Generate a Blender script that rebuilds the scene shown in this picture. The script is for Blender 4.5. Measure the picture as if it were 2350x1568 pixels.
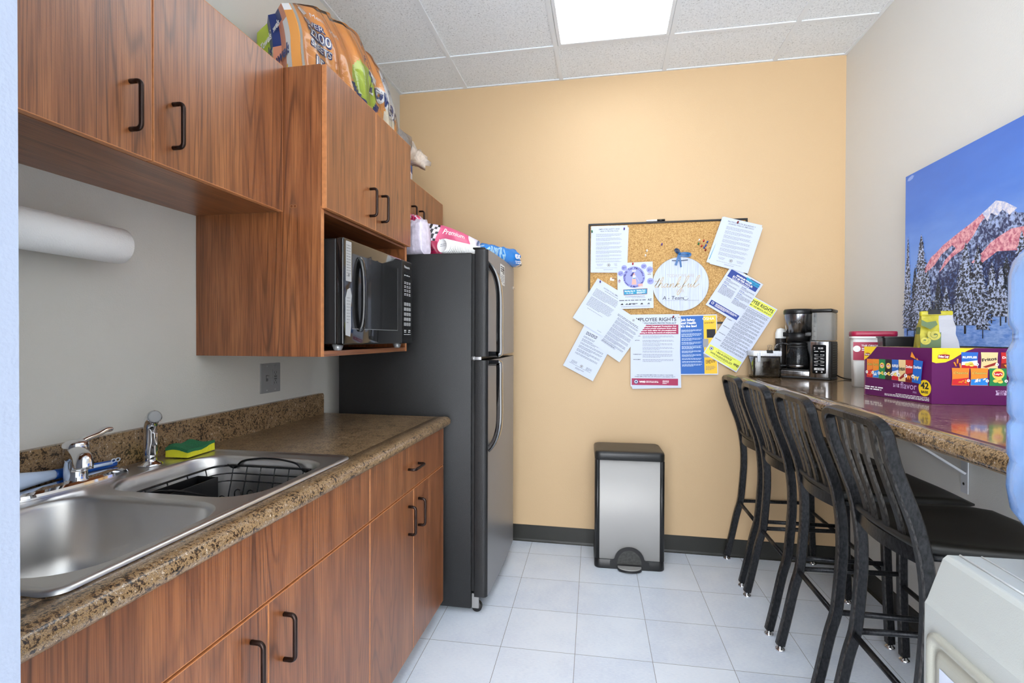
import bpy, bmesh, math, random
from mathutils import Vector, Matrix
random.seed(7)
S = bpy.context.scene
for o in list(bpy.data.objects): bpy.data.objects.remove(o)
COL = S.collection
PI = math.pi

# ------------------------------------------------------------------ camera, world, exposure
W_, H_, F_ = 2350.0, 1568.0, 1158.43
def cam_basis(yaw, pitch, roll):
    return (Matrix.Rotation(yaw, 3, 'Z') @ Matrix.Rotation(pitch, 3, 'X') @ Matrix.Rotation(roll, 3, 'Y'))
cd = bpy.data.cameras.new('camera'); cam = bpy.data.objects.new('camera', cd); COL.objects.link(cam)
cd.sensor_fit = 'HORIZONTAL'; cd.sensor_width = 36; cd.lens = 36 * F_ / W_; cd.clip_start = 0.02
B = cam_basis(.1828, -.0083, -.0033)
r, f, u = B.col[0], B.col[1], B.col[2]
m3 = Matrix((r, u, -f)).transposed()
cam.matrix_world = Matrix.Translation((0, 0, 1.2787)) @ m3.to_4x4()
S.camera = cam
wd = bpy.data.worlds.new('world'); S.world = wd; wd.use_nodes = True
wd.node_tree.nodes['Background'].inputs[0].default_value = (0.93, 0.96, 1, 1)
wd.node_tree.nodes['Background'].inputs[1].default_value = 7.8
S.view_settings.view_transform = 'Standard'; S.view_settings.look = 'None'
S.view_settings.gamma = 1; S.view_settings.use_curve_mapping = False
S.view_settings.exposure = 0.36
LIGHT = 3.9      # strength of the ceiling troffers' diffusers

# ------------------------------------------------------------------ room constants (metres)
XL, YB, ZC = -1.332, 3.131, 2.871
def XR(y): return 1.32 + .0107 * (YB - y)
YF = -2.1

# ------------------------------------------------------------------ materials
def lin(c):
    return tuple(((v / 255) / 12.92 if v / 255 <= .04045 else ((v / 255 + .055) / 1.055) ** 2.4) for v in c) + (1,)
MATS = {}
def mat(name, col=(200, 200, 200), rough=.5, metal=0, coat=0, trans=0, alpha=1, emit=0, bump=0, bscale=200, noise=0, nscale=40, ior=1.45, stretch=(1, 1, 1), spec=.5):
    if name in MATS: return MATS[name]
    m = bpy.data.materials.new(name); m.use_nodes = True; MATS[name] = m
    nt = m.node_tree; b = nt.nodes['Principled BSDF']; c = lin(col)
    b.inputs['Base Color'].default_value = c; b.inputs['Roughness'].default_value = rough
    b.inputs['Metallic'].default_value = metal; b.inputs['Coat Weight'].default_value = coat
    b.inputs['Coat Roughness'].default_value = .05
    b.inputs['Transmission Weight'].default_value = trans; b.inputs['Alpha'].default_value = alpha
    b.inputs['IOR'].default_value = ior; b.inputs['Specular IOR Level'].default_value = spec
    if emit:
        b.inputs['Emission Color'].default_value = c; b.inputs['Emission Strength'].default_value = emit
    if bump or noise:
        g = nt.nodes.new('ShaderNodeNewGeometry'); mp = nt.nodes.new('ShaderNodeMapping')
        mp.inputs['Scale'].default_value = stretch
        nt.links.new(g.outputs['Position'], mp.inputs['Vector'])
    if bump:
        n = nt.nodes.new('ShaderNodeTexNoise'); n.inputs['Scale'].default_value = bscale; n.inputs['Detail'].default_value = 3
        bp = nt.nodes.new('ShaderNodeBump'); bp.inputs['Strength'].default_value = bump; bp.inputs['Distance'].default_value = .002
        nt.links.new(mp.outputs[0], n.inputs['Vector']); nt.links.new(n.outputs['Fac'], bp.inputs['Height']); nt.links.new(bp.outputs[0], b.inputs['Normal'])
    if noise:
        n = nt.nodes.new('ShaderNodeTexNoise'); n.inputs['Scale'].default_value = nscale; n.inputs['Detail'].default_value = 5
        mx = nt.nodes.new('ShaderNodeMixRGB'); mr = nt.nodes.new('ShaderNodeMapRange')
        mr.inputs['From Min'].default_value = .3; mr.inputs['From Max'].default_value = .7
        mx.inputs[1].default_value = tuple(x * (1 - noise) for x in c[:3]) + (1,); mx.inputs[2].default_value = tuple(min(1, x * (1 + noise)) for x in c[:3]) + (1,)
        nt.links.new(mp.outputs[0], n.inputs['Vector']); nt.links.new(n.outputs['Fac'], mr.inputs['Value']); nt.links.new(mr.outputs[0], mx.inputs[0]); nt.links.new(mx.outputs[0], b.inputs['Base Color'])
    return m

def node(nt, t, **kw):
    n = nt.nodes.new(t)
    for k, v in kw.items(): setattr(n, k, v)
    return n
def math_(nt, op, a, b=None, c=None):
    n = nt.nodes.new('ShaderNodeMath'); n.operation = op
    for i, v in enumerate((a, b, c)):
        if v is None: continue
        if hasattr(v, 'links'): nt.links.new(v, n.inputs[i])
        else: n.inputs[i].default_value = v
    return n.outputs[0]
def ramp(nt, fac, stops, interp='LINEAR'):
    n = nt.nodes.new('ShaderNodeValToRGB'); n.color_ramp.interpolation = interp
    e = n.color_ramp.elements
    while len(e) < len(stops): e.new(.5)
    for i, (p, c) in enumerate(stops): e[i].position = p; e[i].color = c
    nt.links.new(fac, n.inputs[0]); return n.outputs[0]
def noise_tex(nt, vec, scale, detail=3, rough=.5, dist=0):
    n = nt.nodes.new('ShaderNodeTexNoise'); n.inputs['Scale'].default_value = scale; n.inputs['Detail'].default_value = detail
    n.inputs['Roughness'].default_value = rough; n.inputs['Distortion'].default_value = dist
    nt.links.new(vec, n.inputs['Vector']); return n.outputs['Fac']
def position(nt, scale=(1, 1, 1), rot=(0, 0, 0), loc=(0, 0, 0)):
    g = nt.nodes.new('ShaderNodeNewGeometry'); mp = nt.nodes.new('ShaderNodeMapping')
    mp.inputs['Scale'].default_value = scale; mp.inputs['Rotation'].default_value = rot; mp.inputs['Location'].default_value = loc
    nt.links.new(g.outputs['Position'], mp.inputs['Vector']); return mp.outputs[0]
def set_bump(nt, b, h, strength, dist=.001):
    bp = nt.nodes.new('ShaderNodeBump'); bp.inputs['Strength'].default_value = strength; bp.inputs['Distance'].default_value = dist
    nt.links.new(h, bp.inputs['Height']); nt.links.new(bp.outputs[0], b.inputs['Normal'])

def wood(name, horizontal=False, c1=(118, 68, 38), c2=(146, 88, 50), c3=(172, 110, 66), line=(62, 31, 16), seed=0):
    m = bpy.data.materials.new(name); m.use_nodes = True; MATS[name] = m
    nt = m.node_tree; b = nt.nodes['Principled BSDF']
    st = (1, .06, 1) if horizontal else (1, 1, .06)
    loc = (seed, seed * .7, seed * .3)
    broad = noise_tex(nt, position(nt, tuple(4.5 * s for s in st), loc=loc), 1.0, 2, .5, .3)
    fine = noise_tex(nt, position(nt, tuple(330 * s for s in ((1, .018, 1) if horizontal else (1, 1, .016))), loc=loc), 1.0, 3, .6)
    grain = math_(nt, 'SINE', math_(nt, 'MULTIPLY', broad, 230.0))
    grain = math_(nt, 'POWER', math_(nt, 'MULTIPLY_ADD', grain, .5, .5), 7.0)
    tone = noise_tex(nt, position(nt, tuple(24 * s for s in ((1, .1, 1) if horizontal else (1, 1, .1))), loc=loc), 1.0, 3, .6)
    base = ramp(nt, tone, [(.25, lin(c1)), (.5, lin(c2)), (.78, lin(c3))])
    mx = node(nt, 'ShaderNodeMixRGB'); mx.inputs[2].default_value = lin(line)
    mask = noise_tex(nt, position(nt, tuple(7 * s for s in st)), 1.0, 2)
    fac = math_(nt, 'MULTIPLY', math_(nt, 'MULTIPLY', grain, .6), ramp(nt, mask, [(.35, (0.15,) * 3 + (1,)), (.62, (1, 1, 1, 1))]))
    nt.links.new(fac, mx.inputs[0]); nt.links.new(base, mx.inputs[1])
    m2 = node(nt, 'ShaderNodeMixRGB'); m2.blend_type = 'MULTIPLY'; m2.inputs[0].default_value = .75
    nt.links.new(mx.outputs[0], m2.inputs[1]); nt.links.new(ramp(nt, fine, [(.36, (.42, .36, .32, 1)), (.56, (1, 1, 1, 1))]), m2.inputs[2])
    nt.links.new(m2.outputs[0], b.inputs['Base Color'])
    b.inputs['Roughness'].default_value = .34; b.inputs['Specular IOR Level'].default_value = .6; b.inputs['Coat Weight'].default_value = .25; b.inputs['Coat Roughness'].default_value = .28
    set_bump(nt, b, noise_tex(nt, position(nt), 260, 2), .12, .001)
    return m
WOOD = wood('cherry_laminate_vertical')
WOODH = wood('cherry_laminate_edge', True, seed=3)
WOODE = mat('wood_edge_band', (190, 125, 78), .45, noise=.15, nscale=60)

def granite(name, rough=.18, coat=.3, bright=1.0):
    m = bpy.data.materials.new(name); m.use_nodes = True; MATS[name] = m
    nt = m.node_tree; b = nt.nodes['Principled BSDF']
    P = position(nt)
    a = noise_tex(nt, P, 165, 4, .75, .25); c = noise_tex(nt, P, 30, 3, .6)
    v = math_(nt, 'ADD', math_(nt, 'MULTIPLY', a, .75), math_(nt, 'MULTIPLY', c, .25))
    col = ramp(nt, v, [(.30, lin((16, 13, 12))), (.43, lin((36, 27, 20))), (.475, lin((108, 80, 52))), (.52, lin((176, 146, 106))), (.575, lin((78, 54, 40))), (.64, lin((222, 202, 176)))])
    nt.links.new(col, b.inputs['Base Color'])
    b.inputs['Roughness'].default_value = rough; b.inputs['Coat Weight'].default_value = coat; b.inputs['Coat Roughness'].default_value = .06
    return m
GRAN = granite('granite_laminate', .30, .25)
GRANB = granite('granite_laminate_polished', .16, .55)

def floor_mat():
    m = bpy.data.materials.new('vinyl_floor_tile'); m.use_nodes = True; nt = m.node_tree; b = nt.nodes['Principled BSDF']
    P = position(nt)
    a = .0222; ca, sa = math.cos(a) / .3048, math.sin(a) / .3048
    sep = node(nt, 'ShaderNodeSeparateXYZ'); nt.links.new(P, sep.inputs[0])
    dx = math_(nt, 'ADD', sep.outputs[0], .44); dy = math_(nt, 'ADD', sep.outputs[1], -2.948)
    U = math_(nt, 'ADD', math_(nt, 'MULTIPLY', dx, ca), math_(nt, 'MULTIPLY', dy, sa))
    V = math_(nt, 'ADD', math_(nt, 'MULTIPLY', dx, -sa), math_(nt, 'MULTIPLY', dy, ca))
    def seam(x):
        fr = math_(nt, 'ABSOLUTE', math_(nt, 'SUBTRACT', math_(nt, 'FRACT', math_(nt, 'ADD', x, 100.5)), .5))
        return math_(nt, 'LESS_THAN', fr, .0032)
    s = math_(nt, 'MAXIMUM', seam(U), seam(V))
    cell = node(nt, 'ShaderNodeTexWhiteNoise'); cell.noise_dimensions = '2D'
    cmb = node(nt, 'ShaderNodeCombineXYZ'); nt.links.new(math_(nt, 'FLOOR', U), cmb.inputs[0]); nt.links.new(math_(nt, 'FLOOR', V), cmb.inputs[1]); nt.links.new(cmb.outputs[0], cell.inputs[0])
    n1 = noise_tex(nt, position(nt, (60, 220, 60)), 1, 4, .7); n2 = noise_tex(nt, P, 6, 3)
    v = math_(nt, 'ADD', math_(nt, 'ADD', math_(nt, 'MULTIPLY', n1, .5), math_(nt, 'MULTIPLY', n2, .3)), math_(nt, 'MULTIPLY', cell.outputs[0], .12))
    col = ramp(nt, v, [(.25, lin((206, 216, 234))), (.48, lin((229, 237, 248))), (.7, lin((239, 245, 254)))])
    mx = node(nt, 'ShaderNodeMixRGB'); nt.links.new(s, mx.inputs[0]); nt.links.new(col, mx.inputs[1]); mx.inputs[2].default_value = lin((120, 120, 122))
    nt.links.new(mx.outputs[0], b.inputs['Base Color']); b.inputs['Roughness'].default_value = .3
    set_bump(nt, b, noise_tex(nt, P, 14, 2), .15, .002)
    return m
FLOOR = floor_mat()
def ceil_mat():
    m = bpy.data.materials.new('acoustic_ceiling_tile'); m.use_nodes = True; nt = m.node_tree; b = nt.nodes['Principled BSDF']
    P = position(nt)
    a = noise_tex(nt, P, 260, 3, .7); c = noise_tex(nt, P, 110, 2)
    v = math_(nt, 'ADD', math_(nt, 'MULTIPLY', a, .6), math_(nt, 'MULTIPLY', c, .4))
    col = ramp(nt, v, [(.36, lin((160, 164, 166))), (.42, lin((222, 228, 232))), (.6, lin((238, 243, 246)))])
    nt.links.new(col, b.inputs['Base Color']); b.inputs['Roughness'].default_value = .9
    set_bump(nt, b, a, .3, .002)
    return m
CEIL = ceil_mat()
WALLW = mat('wall_paint_warm_white', (220, 219, 215), .6, bump=.25, bscale=240)
WALLL = mat('wall_paint_greige', (206, 203, 195), .6, bump=.25, bscale=240)
WALLO = mat('wall_paint_tan_orange', (203, 173, 134), .5, bump=.25, bscale=240, spec=.4)
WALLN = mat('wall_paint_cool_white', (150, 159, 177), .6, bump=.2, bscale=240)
TBAR = mat('ceiling_grid_white', (226, 232, 236), .5)
BASEB = mat('black_vinyl_base', (38, 38, 34), .4, bump=.2, bscale=150)
STEEL = mat('brushed_steel', (190, 190, 190), .28, 1, bump=.06, bscale=60, stretch=(1, 14, 14), noise=.06, nscale=8)
STEELS = mat('brushed_steel_sink', (206, 204, 202), .33, 1, bump=.05, bscale=70, stretch=(12, 1, 1))
STEELC = mat('brushed_steel_can', (176, 174, 171), .55, .25, bump=.08, bscale=60, stretch=(14, 1, 1))
CHROME = mat('chrome', (225, 225, 228), .06, 1)
BRONZE = mat('dark_bronze', (58, 46, 42), .3, .85)
BLKP = mat('black_plastic', (24, 24, 25), .35)
BLKG = mat('black_gloss', (14, 14, 15), .07, coat=.6)
BLKT = mat('black_textured_steel', (30, 30, 31), .38, bump=.55, bscale=420, noise=.2, nscale=300)
FRONTG = mat('fridge_door_grey', (132, 132, 134), .34, .25, bump=.05, bscale=300)
BLKM = mat('brushed_black_metal', (44, 45, 48), .32, .7, bump=.3, bscale=160, noise=.5, nscale=150, stretch=(1, 1, .5))
WORN = mat('worn_metal_edge', (72, 70, 69), .32, .8, bump=.3, bscale=260, noise=.7, nscale=190, stretch=(1, 1, .35))
BLKSEAT = mat('seat_black', (26, 26, 24), .5)
WHITE = mat('white_paper', (200, 208, 226), .6)
WHITEW = mat('white_matte', (238, 238, 236), .7)
INK = mat('ink_black', (38, 38, 42), .7)
INKG = mat('ink_grey', (98, 102, 112), .7)
INKL = mat('ink_light', (136, 140, 152), .7)

# ------------------------------------------------------------------ mesh builder
_tc = {}
def text_data(s, bold=0, shear=0):
    k = (s, bold, shear)
    if k in _tc: return _tc[k]
    c = bpy.data.curves.new('t', 'FONT'); c.body = s; c.size = 1; c.offset = bold; c.shear = shear; c.resolution_u = 3
    o = bpy.data.objects.new('t', c); COL.objects.link(o)
    dg = bpy.context.evaluated_depsgraph_get(); me = bpy.data.meshes.new_from_object(o.evaluated_get(dg))
    vs = [v.co.copy() for v in me.vertices]; fs = [tuple(p.vertices) for p in me.polygons]
    bpy.data.objects.remove(o); bpy.data.curves.remove(c); bpy.data.meshes.remove(me)
    if vs:
        x0 = min(v.x for v in vs); x1 = max(v.x for v in vs)
        vs = [(v.x - x0, v.y) for v in vs]; w = x1 - x0
    else: w = 0
    _tc[k] = (vs, fs, w); return _tc[k]

class MB:
    def __init__(s, M=None): s.V = []; s.F = []; s.I = []; s.S = []; s.mats = []; s.M = M or Matrix.Identity(4); s.w = 0.0; s.warp = None
    def mi(s, m):
        if m not in s.mats: s.mats.append(m)
        return s.mats.index(m)
    def add(s, vs, fs, m, smooth=False):
        n = len(s.V); i = s.mi(m)
        for v in vs:
            v = Vector(v)
            if s.warp: v = Vector(s.warp(v))
            s.V.append(s.M @ v)
        for f_ in fs: s.F.append(tuple(n + a for a in f_)); s.I.append(i); s.S.append(smooth)
    def box(s, x0, x1, y0, y1, z0, z1, m):
        vs = [(x, y, z) for x in (x0, x1) for y in (y0, y1) for z in (z0, z1)]
        s.add(vs, [(0, 1, 3, 2), (4, 6, 7, 5), (0, 4, 5, 1), (2, 3, 7, 6), (0, 2, 6, 4), (1, 5, 7, 3)], m)
    def rbox(s, x0, x1, y0, y1, z0, z1, rad, m, seg=3, smooth=True):
        bm = bmesh.new(); bmesh.ops.create_cube(bm, size=1)
        for v in bm.verts: v.co = Vector(((x0 + x1) / 2 + v.co.x * (x1 - x0), (y0 + y1) / 2 + v.co.y * (y1 - y0), (z0 + z1) / 2 + v.co.z * (z1 - z0)))
        bmesh.ops.bevel(bm, geom=bm.edges[:], offset=rad, segments=seg, profile=.5, affect='EDGES')
        bm.verts.index_update()
        s.add([v.co.copy() for v in bm.verts], [tuple(v.index for v in f_.verts) for f_ in bm.faces], m, smooth); bm.free()
    def tube(s, pts, rad, m, n=10, closed=False, rads=None):
        pts = [Vector(p) for p in pts]; N = len(pts); vs = []; fs = []
        up = None
        for i, p in enumerate(pts):
            a = pts[(i - 1) % N] if (closed or i) else p; b_ = pts[(i + 1) % N] if (closed or i < N - 1) else p
            t = (b_ - a).normalized()
            if up is None:
                up = Vector((0, 0, 1)) if abs(t.z) < .9 else Vector((1, 0, 0))
            up = (up - t * up.dot(t)).normalized(); sd = t.cross(up)
            rr = rads[i] if rads else rad
            for k in range(n):
                an = 2 * PI * k / n; vs.append(p + up * math.cos(an) * rr + sd * math.sin(an) * rr)
        for i in range(N if closed else N - 1):
            for k in range(n):
                j = (i + 1) % N; fs.append((i * n + k, i * n + (k + 1) % n, j * n + (k + 1) % n, j * n + k))
        if not closed: fs.append(tuple(range(n))[::-1]); fs.append(tuple((N - 1) * n + k for k in range(n)))
        s.add(vs, fs, m, True)
    def sweep(s, pts, refs, sec, m, smooth=True, closed=False, edge_m=None, edge_i=()):
        """sec: list of (a along ref, b along t x ref)"""
        N = len(pts); n = len(sec); vs = []; fs = []
        P = [Vector(p) for p in pts]
        for i, p in enumerate(P):
            a = P[max(i - 1, 0)]; b_ = P[min(i + 1, N - 1)]
            if closed: a = P[(i - 1) % N]; b_ = P[(i + 1) % N]
            t = (b_ - a).normalized(); rf = Vector(refs[i]); rf = (rf - t * rf.dot(t)).normalized(); bb = t.cross(rf)
            for (x, y) in sec: vs.append(p + rf * x + bb * y)
        for i in range(N if closed else N - 1):
            j = (i + 1) % N
            for k in range(n): fs.append((i * n + k, i * n + (k + 1) % n, j * n + (k + 1) % n, j * n + k))
        if not closed: fs.append(tuple(range(n))[::-1]); fs.append(tuple((N - 1) * n + k for k in range(n)))
        i0 = len(s.F); s.add(vs, fs, m, smooth)
        if edge_m:
            ei = s.mi(edge_m)
            for q in range((N if closed else N - 1) * n):
                if q % n in edge_i: s.I[i0 + q] = ei
    def lathe(s, prof, m, n=32, c=(0, 0, 0), axis='Z', smooth=True, sx=1, sy=1):
        vs = []; fs = []; N = len(prof)
        for (r_, z) in prof:
            for k in range(n):
                a = 2 * PI * k / n; x, y = r_ * math.cos(a) * sx, r_ * math.sin(a) * sy
                v = (x, y, z) if axis == 'Z' else ((z, x, y) if axis == 'X' else (x, -z, y))
                vs.append((v[0] + c[0], v[1] + c[1], v[2] + c[2]))
        for i in range(N - 1):
            for k in range(n): fs.append((i * n + k, i * n + (k + 1) % n, (i + 1) * n + (k + 1) % n, (i + 1) * n + k))
        if prof[0][0] > 1e-5: fs.append(tuple(range(n))[::-1])
        if prof[-1][0] > 1e-5: fs.append(tuple((N - 1) * n + k for k in range(n)))
        s.add(vs, fs, m, smooth)
    def flat(s, poly, w, m): s.add([(a, b_, w) for a, b_ in poly], [tuple(range(len(poly)))], m)
    def rect(s, u0, v0, u1, v1, w, m): s.flat([(u0, v0), (u1, v0), (u1, v1), (u0, v1)], w, m)
    def disc(s, u_, v_, r_, w, m, n=24, sx=1, sy=1): s.flat([(u_ + r_ * sx * math.cos(2 * PI * k / n), v_ + r_ * sy * math.sin(2 * PI * k / n)) for k in range(n)], w, m)
    def prism(s, poly, w0, w1, m, smooth=False):
        n = len(poly); vs = [(a, b_, w0) for a, b_ in poly] + [(a, b_, w1) for a, b_ in poly]
        fs = [tuple(range(n))[::-1], tuple(range(n, 2 * n))]
        s.add(vs, fs, m)
        s.add(vs, [(i, (i + 1) % n, n + (i + 1) % n, n + i) for i in range(n)], m, smooth)
    def text(s, t, u_, v_, size, w, m, align='L', bold=0, shear=0, maxw=None, rot=0, fit=None):
        vs, fs, wd_ = text_data(t, bold, shear)
        sx = size
        if maxw and wd_ * sx > maxw: sx = maxw / wd_
        if fit: sx = fit / wd_
        off = {'L': 0, 'C': -wd_ * sx / 2, 'R': -wd_ * sx}[align]
        c, si = math.cos(rot), math.sin(rot)
        s.add([(u_ + (x * sx + off) * c - y * size * si, v_ + (x * sx + off) * si + y * size * c, w) for x, y in vs], fs, m)
    def lines(s, u0, u1, v0, n, pitch, h, w, m, jag=.1, gap=.0, ind=0):
        """rows of small print: words as short dashes"""
        for k in range(n):
            v_ = v0 - k * pitch; x = u0 + ind; end = u1 - (random.random() * jag * (u1 - u0)) - (.4 * (u1 - u0) if k == n - 1 and n > 2 else 0)
            while x < end:
                l = random.uniform(.8, 3.4) * h * 2.0; e = min(x + l, end); s.rect(x, v_, e, v_ + h, w, m); x = e + h * .9
    def build(s, name, parent=None, origin=None, bevel=0, local=False, subsurf=0, segs=2):
        me = bpy.data.meshes.new(name)
        off = Vector((0, 0, 0))
        if not local:
            if parent is not None: off = wloc(parent)
            elif origin is not None: off = Vector(origin)
            else:
                xs = [v.x for v in s.V]; ys = [v.y for v in s.V]; zs = [v.z for v in s.V]
                off = Vector(((min(xs) + max(xs)) / 2, (min(ys) + max(ys)) / 2, min(zs)))
        me.from_pydata([tuple(v - off) for v in s.V], [], s.F)
        for m in s.mats: me.materials.append(m)
        for p, i, sm in zip(me.polygons, s.I, s.S): p.material_index = i; p.use_smooth = sm
        me.update()
        o = bpy.data.objects.new(name, me); COL.objects.link(o)
        if parent is not None: o.parent = parent
        elif not local or origin is not None: o.location = off if not local else Vector(origin)
        if bevel:
            b_ = o.modifiers.new('bevel', 'BEVEL'); b_.width = bevel; b_.segments = segs; b_.limit_method = 'ANGLE'; b_.angle_limit = math.radians(40); b_.harden_normals = False
        if subsurf:
            b_ = o.modifiers.new('sub', 'SUBSURF'); b_.levels = subsurf; b_.render_levels = subsurf
        return o
def wloc(o):
    v = Vector((0, 0, 0))
    while o is not None: v += o.location; o = o.parent
    return v
def thing(name, label, cat, loc=(0, 0, 0), rotz=0, group=None):
    o = bpy.data.objects.new(name, None); COL.objects.link(o); o.empty_display_size = .05
    o.location = loc; o.rotation_euler = (0, 0, rotz); o['label'] = label; o['category'] = cat
    if group: o['group'] = group
    return o
def tag(o, label, cat, group=None):
    o['label'] = label; o['category'] = cat
    if group: o['group'] = group
    return o
def struct(o, label=None):
    o['kind'] = 'structure'
    if label: o['label'] = label
    return o
def copy_tree(o, parent=None):
    c = o.copy(); COL.objects.link(c); c.parent = parent
    for ch in [x for x in bpy.data.objects if x.parent == o]: copy_tree(ch, c)
    return c
def basis(origin, u_, v_):
    u_ = Vector(u_).normalized(); v_ = Vector(v_).normalized(); w_ = u_.cross(v_)
    M = Matrix((u_, v_, w_)).transposed().to_4x4(); M.translation = Vector(origin); return M
def on_back(x, z, ang=0, y=YB):          # plane facing the camera on the orange wall
    a = math.radians(ang); return basis((x, y, z), (math.cos(a), 0, math.sin(a)), (-math.sin(a), 0, math.cos(a)))
def rr(u0, v0, u1, v1, r_, n=5):         # rounded rectangle outline
    P = []
    for (cx, cy, a0) in ((u1 - r_, v1 - r_, 0), (u0 + r_, v1 - r_, 90), (u0 + r_, v0 + r_, 180), (u1 - r_, v0 + r_, 270)):
        for k in range(n + 1):
            a = math.radians(a0 + 90 * k / n); P.append((cx + r_ * math.cos(a), cy + r_ * math.sin(a)))
    return P
def smooth_path(pts, sub=6, closed=False):
    P = [Vector(p) for p in pts]; N = len(P); out = []
    rng = N if closed else N - 1
    for i in range(rng):
        if closed: p0, p1, p2, p3 = P[(i - 1) % N], P[i], P[(i + 1) % N], P[(i + 2) % N]
        else: p0, p1, p2, p3 = P[max(i - 1, 0)], P[i], P[i + 1], P[min(i + 2, N - 1)]
        for k in range(sub):
            t = k / sub
            out.append(.5 * ((2 * p1) + (p2 - p0) * t + (2 * p0 - 5 * p1 + 4 * p2 - p3) * t * t + (3 * p1 - p0 - 3 * p2 + p3) * t ** 3))
    if not closed: out.append(P[-1])
    return out

# ================================================================== ROOM
m = MB(); m.box(-1.6, 1.7, YF, YB + .12, -.05, 0, FLOOR); struct(m.build('floor', origin=(0, 0, 0)))
m = MB(); m.box(-1.6, 1.7, YF, YB + .12, ZC, ZC + .05, CEIL); struct(m.build('ceiling', origin=(0, 0, ZC)))
m = MB(); m.box(XL - .12, XL, YF, YB + .12, 0, ZC, WALLL); struct(m.build('wall_left', origin=(XL, 1, 0)))
m = MB(); m.box(XL, 1.6, YB, YB + .12, 0, ZC, WALLO); struct(m.build('wall_back', origin=(0, YB, 0)))
m = MB(); m.prism([(XR(YF), YF), (XR(YF) + .12, YF), (XR(YB) + .12, YB), (XR(YB), YB)], 0, ZC, WALLW); struct(m.build('wall_right', origin=(1.35, 1, 0)))
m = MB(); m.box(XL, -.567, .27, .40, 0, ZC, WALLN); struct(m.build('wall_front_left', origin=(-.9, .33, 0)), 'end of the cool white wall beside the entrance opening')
m = MB()
m.M = basis((0, 0, 0), (1, 0, 0), (0, 1, 0))
def baseboard(p0, p1, nrm):
    mb = MB(); p0 = Vector(p0); p1 = Vector(p1); n_ = Vector(nrm)
    prof = [(0, 0), (.014, 0), (.009, .004), (.004, .014), (.0035, .098), (.001, .101), (0, .101)]
    vs = [p + n_ * a + Vector((0, 0, b_)) for p in (p0, p1) for a, b_ in prof]; k = len(prof)
    mb.add(vs, [(i, (i + 1) % k, k + (i + 1) % k, k + i) for i in range(k)] + [tuple(range(k)), tuple(range(k, 2 * k))[::-1]], BASEB)
    return mb
struct(baseboard((XL, YB, 0), (XR(YB), YB, 0), (0, -1, 0)).build('baseboard_back', origin=(0, YB, 0)))
struct(baseboard((XR(YB), YB, 0), (XR(YF), YF, 0), (-1, 0, 0)).build('baseboard_right', origin=(1.33, 1, 0)))
# ceiling grid
m = MB(); g = .012
for x in (-.8835, -.274, .336, .9455): m.box(x - g, x + g, YF, YB - .002, ZC - .006, ZC + .002, TBAR)
for y in (2.772, 1.553, .334, -.885):
    xs = [XL + .002, -.8835, -.274, .336, .9455, XR(y) - .004]
    for a, b_ in zip(xs[:-1], xs[1:]): m.box(a + g, b_ - g, y - g, y + g, ZC - .005, ZC + .002, TBAR)
struct(m.build('trim_1', origin=(0, 1, ZC)), 'white metal grid between the acoustic ceiling tiles')
m = MB()
m.box(XL, XL + .018, YF, YB, ZC - .006, ZC, TBAR); m.box(XL, 1.32, YB - .012, YB, ZC - .005, ZC, TBAR)
m.prism([(XR(YF) - .014, YF), (XR(YF), YF), (XR(YB), YB), (XR(YB) - .014, YB)], ZC - .006, ZC, TBAR)
struct(m.build('trim_2', origin=(0, 1, ZC)), 'thin white wall angle around the ceiling edge')

def troffer(y0, y1, label, x0=-.274, x1=.336):
    t = thing('ceiling_light', label, 'ceiling light', ((x0 + x1) / 2, (y0 + y1) / 2, ZC - .012), group=None)
    a, b_, c, d = x0 + .014, x1 - .014, y0 + .014, y1 - .014; k = .018
    fr = MB(); z0, z1 = ZC - .010, ZC + .001
    for q in ((a, a + k, c, d), (b_ - k, b_, c, d), (a + k, b_ - k, c, c + k), (a + k, b_ - k, d - k, d)): fr.box(*q, z0, z1, TBAR)
    fr.build('frame', t, bevel=.002)
    df = MB(); df.box(a + k, b_ - k, c + k, d - k, ZC - .006, ZC - .001, mat('light_diffuser', (243, 250, 255), .6, emit=LIGHT)); df.build('diffuser', t)
    return t
troffer(1.553, 2.772, 'lit rectangular fluorescent panel set in the tiled ceiling over the room')
troffer(-2.09, -.885, 'added unseen fill light panel in the ceiling behind the camera')  # added out of view, brightens the room from behind the camera

# ================================================================== CABINETS
def pull(x, y0, z0, y1, z1, out=.028):     # wire pull on a face at X=x facing +X
    a = Vector((x, y0, z0)); b_ = Vector((x, y1, z1)); d = (b_ - a).normalized(); o = Vector((1, 0, 0)); r_ = .011
    P = [a, a + o * (out - r_)]
    for k in range(1, 6):
        t = k / 6 * PI / 2; P.append(a + o * (out - r_ + r_ * math.sin(t)) + d * (r_ - r_ * math.cos(t)))
    P += [a + o * out + d * r_, b_ + o * out - d * r_]
    for k in range(1, 6):
        t = k / 6 * PI / 2; P.append(b_ + o * (out - r_ + r_ * math.cos(t)) - d * (r_ - r_ * math.sin(t)))
    P += [b_ + o * (out - r_), b_]
    mb = MB(); mb.tube(P, .0052, BRONZE, 10)
    return mb
def door(parent, x0, x1, y0, y1, z0, z1, handle, name='door'):
    mb = MB(); mb.box(x0, x1, y0, y1, z0, z1, WOOD)
    e = .0006
    mb.box(x0 + .001, x1 + .0003, y1 - .0015, y1 + e, z0, z1, WOODE); mb.box(x0 + .001, x1 + .0003, y0 - e, y0 + .0015, z0, z1, WOODE)
    mb.box(x0 + .001, x1 + .0003, y0, y1, z0 - e, z0 + .0015, WOODE); mb.box(x0 + .001, x1 + .0003, y0, y1, z1 - .0015, z1 + e, WOODE)
    d = mb.build(name, parent, bevel=.0008)
    if handle: pull(x1, *handle).build('handle', d)
    return d
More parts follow.
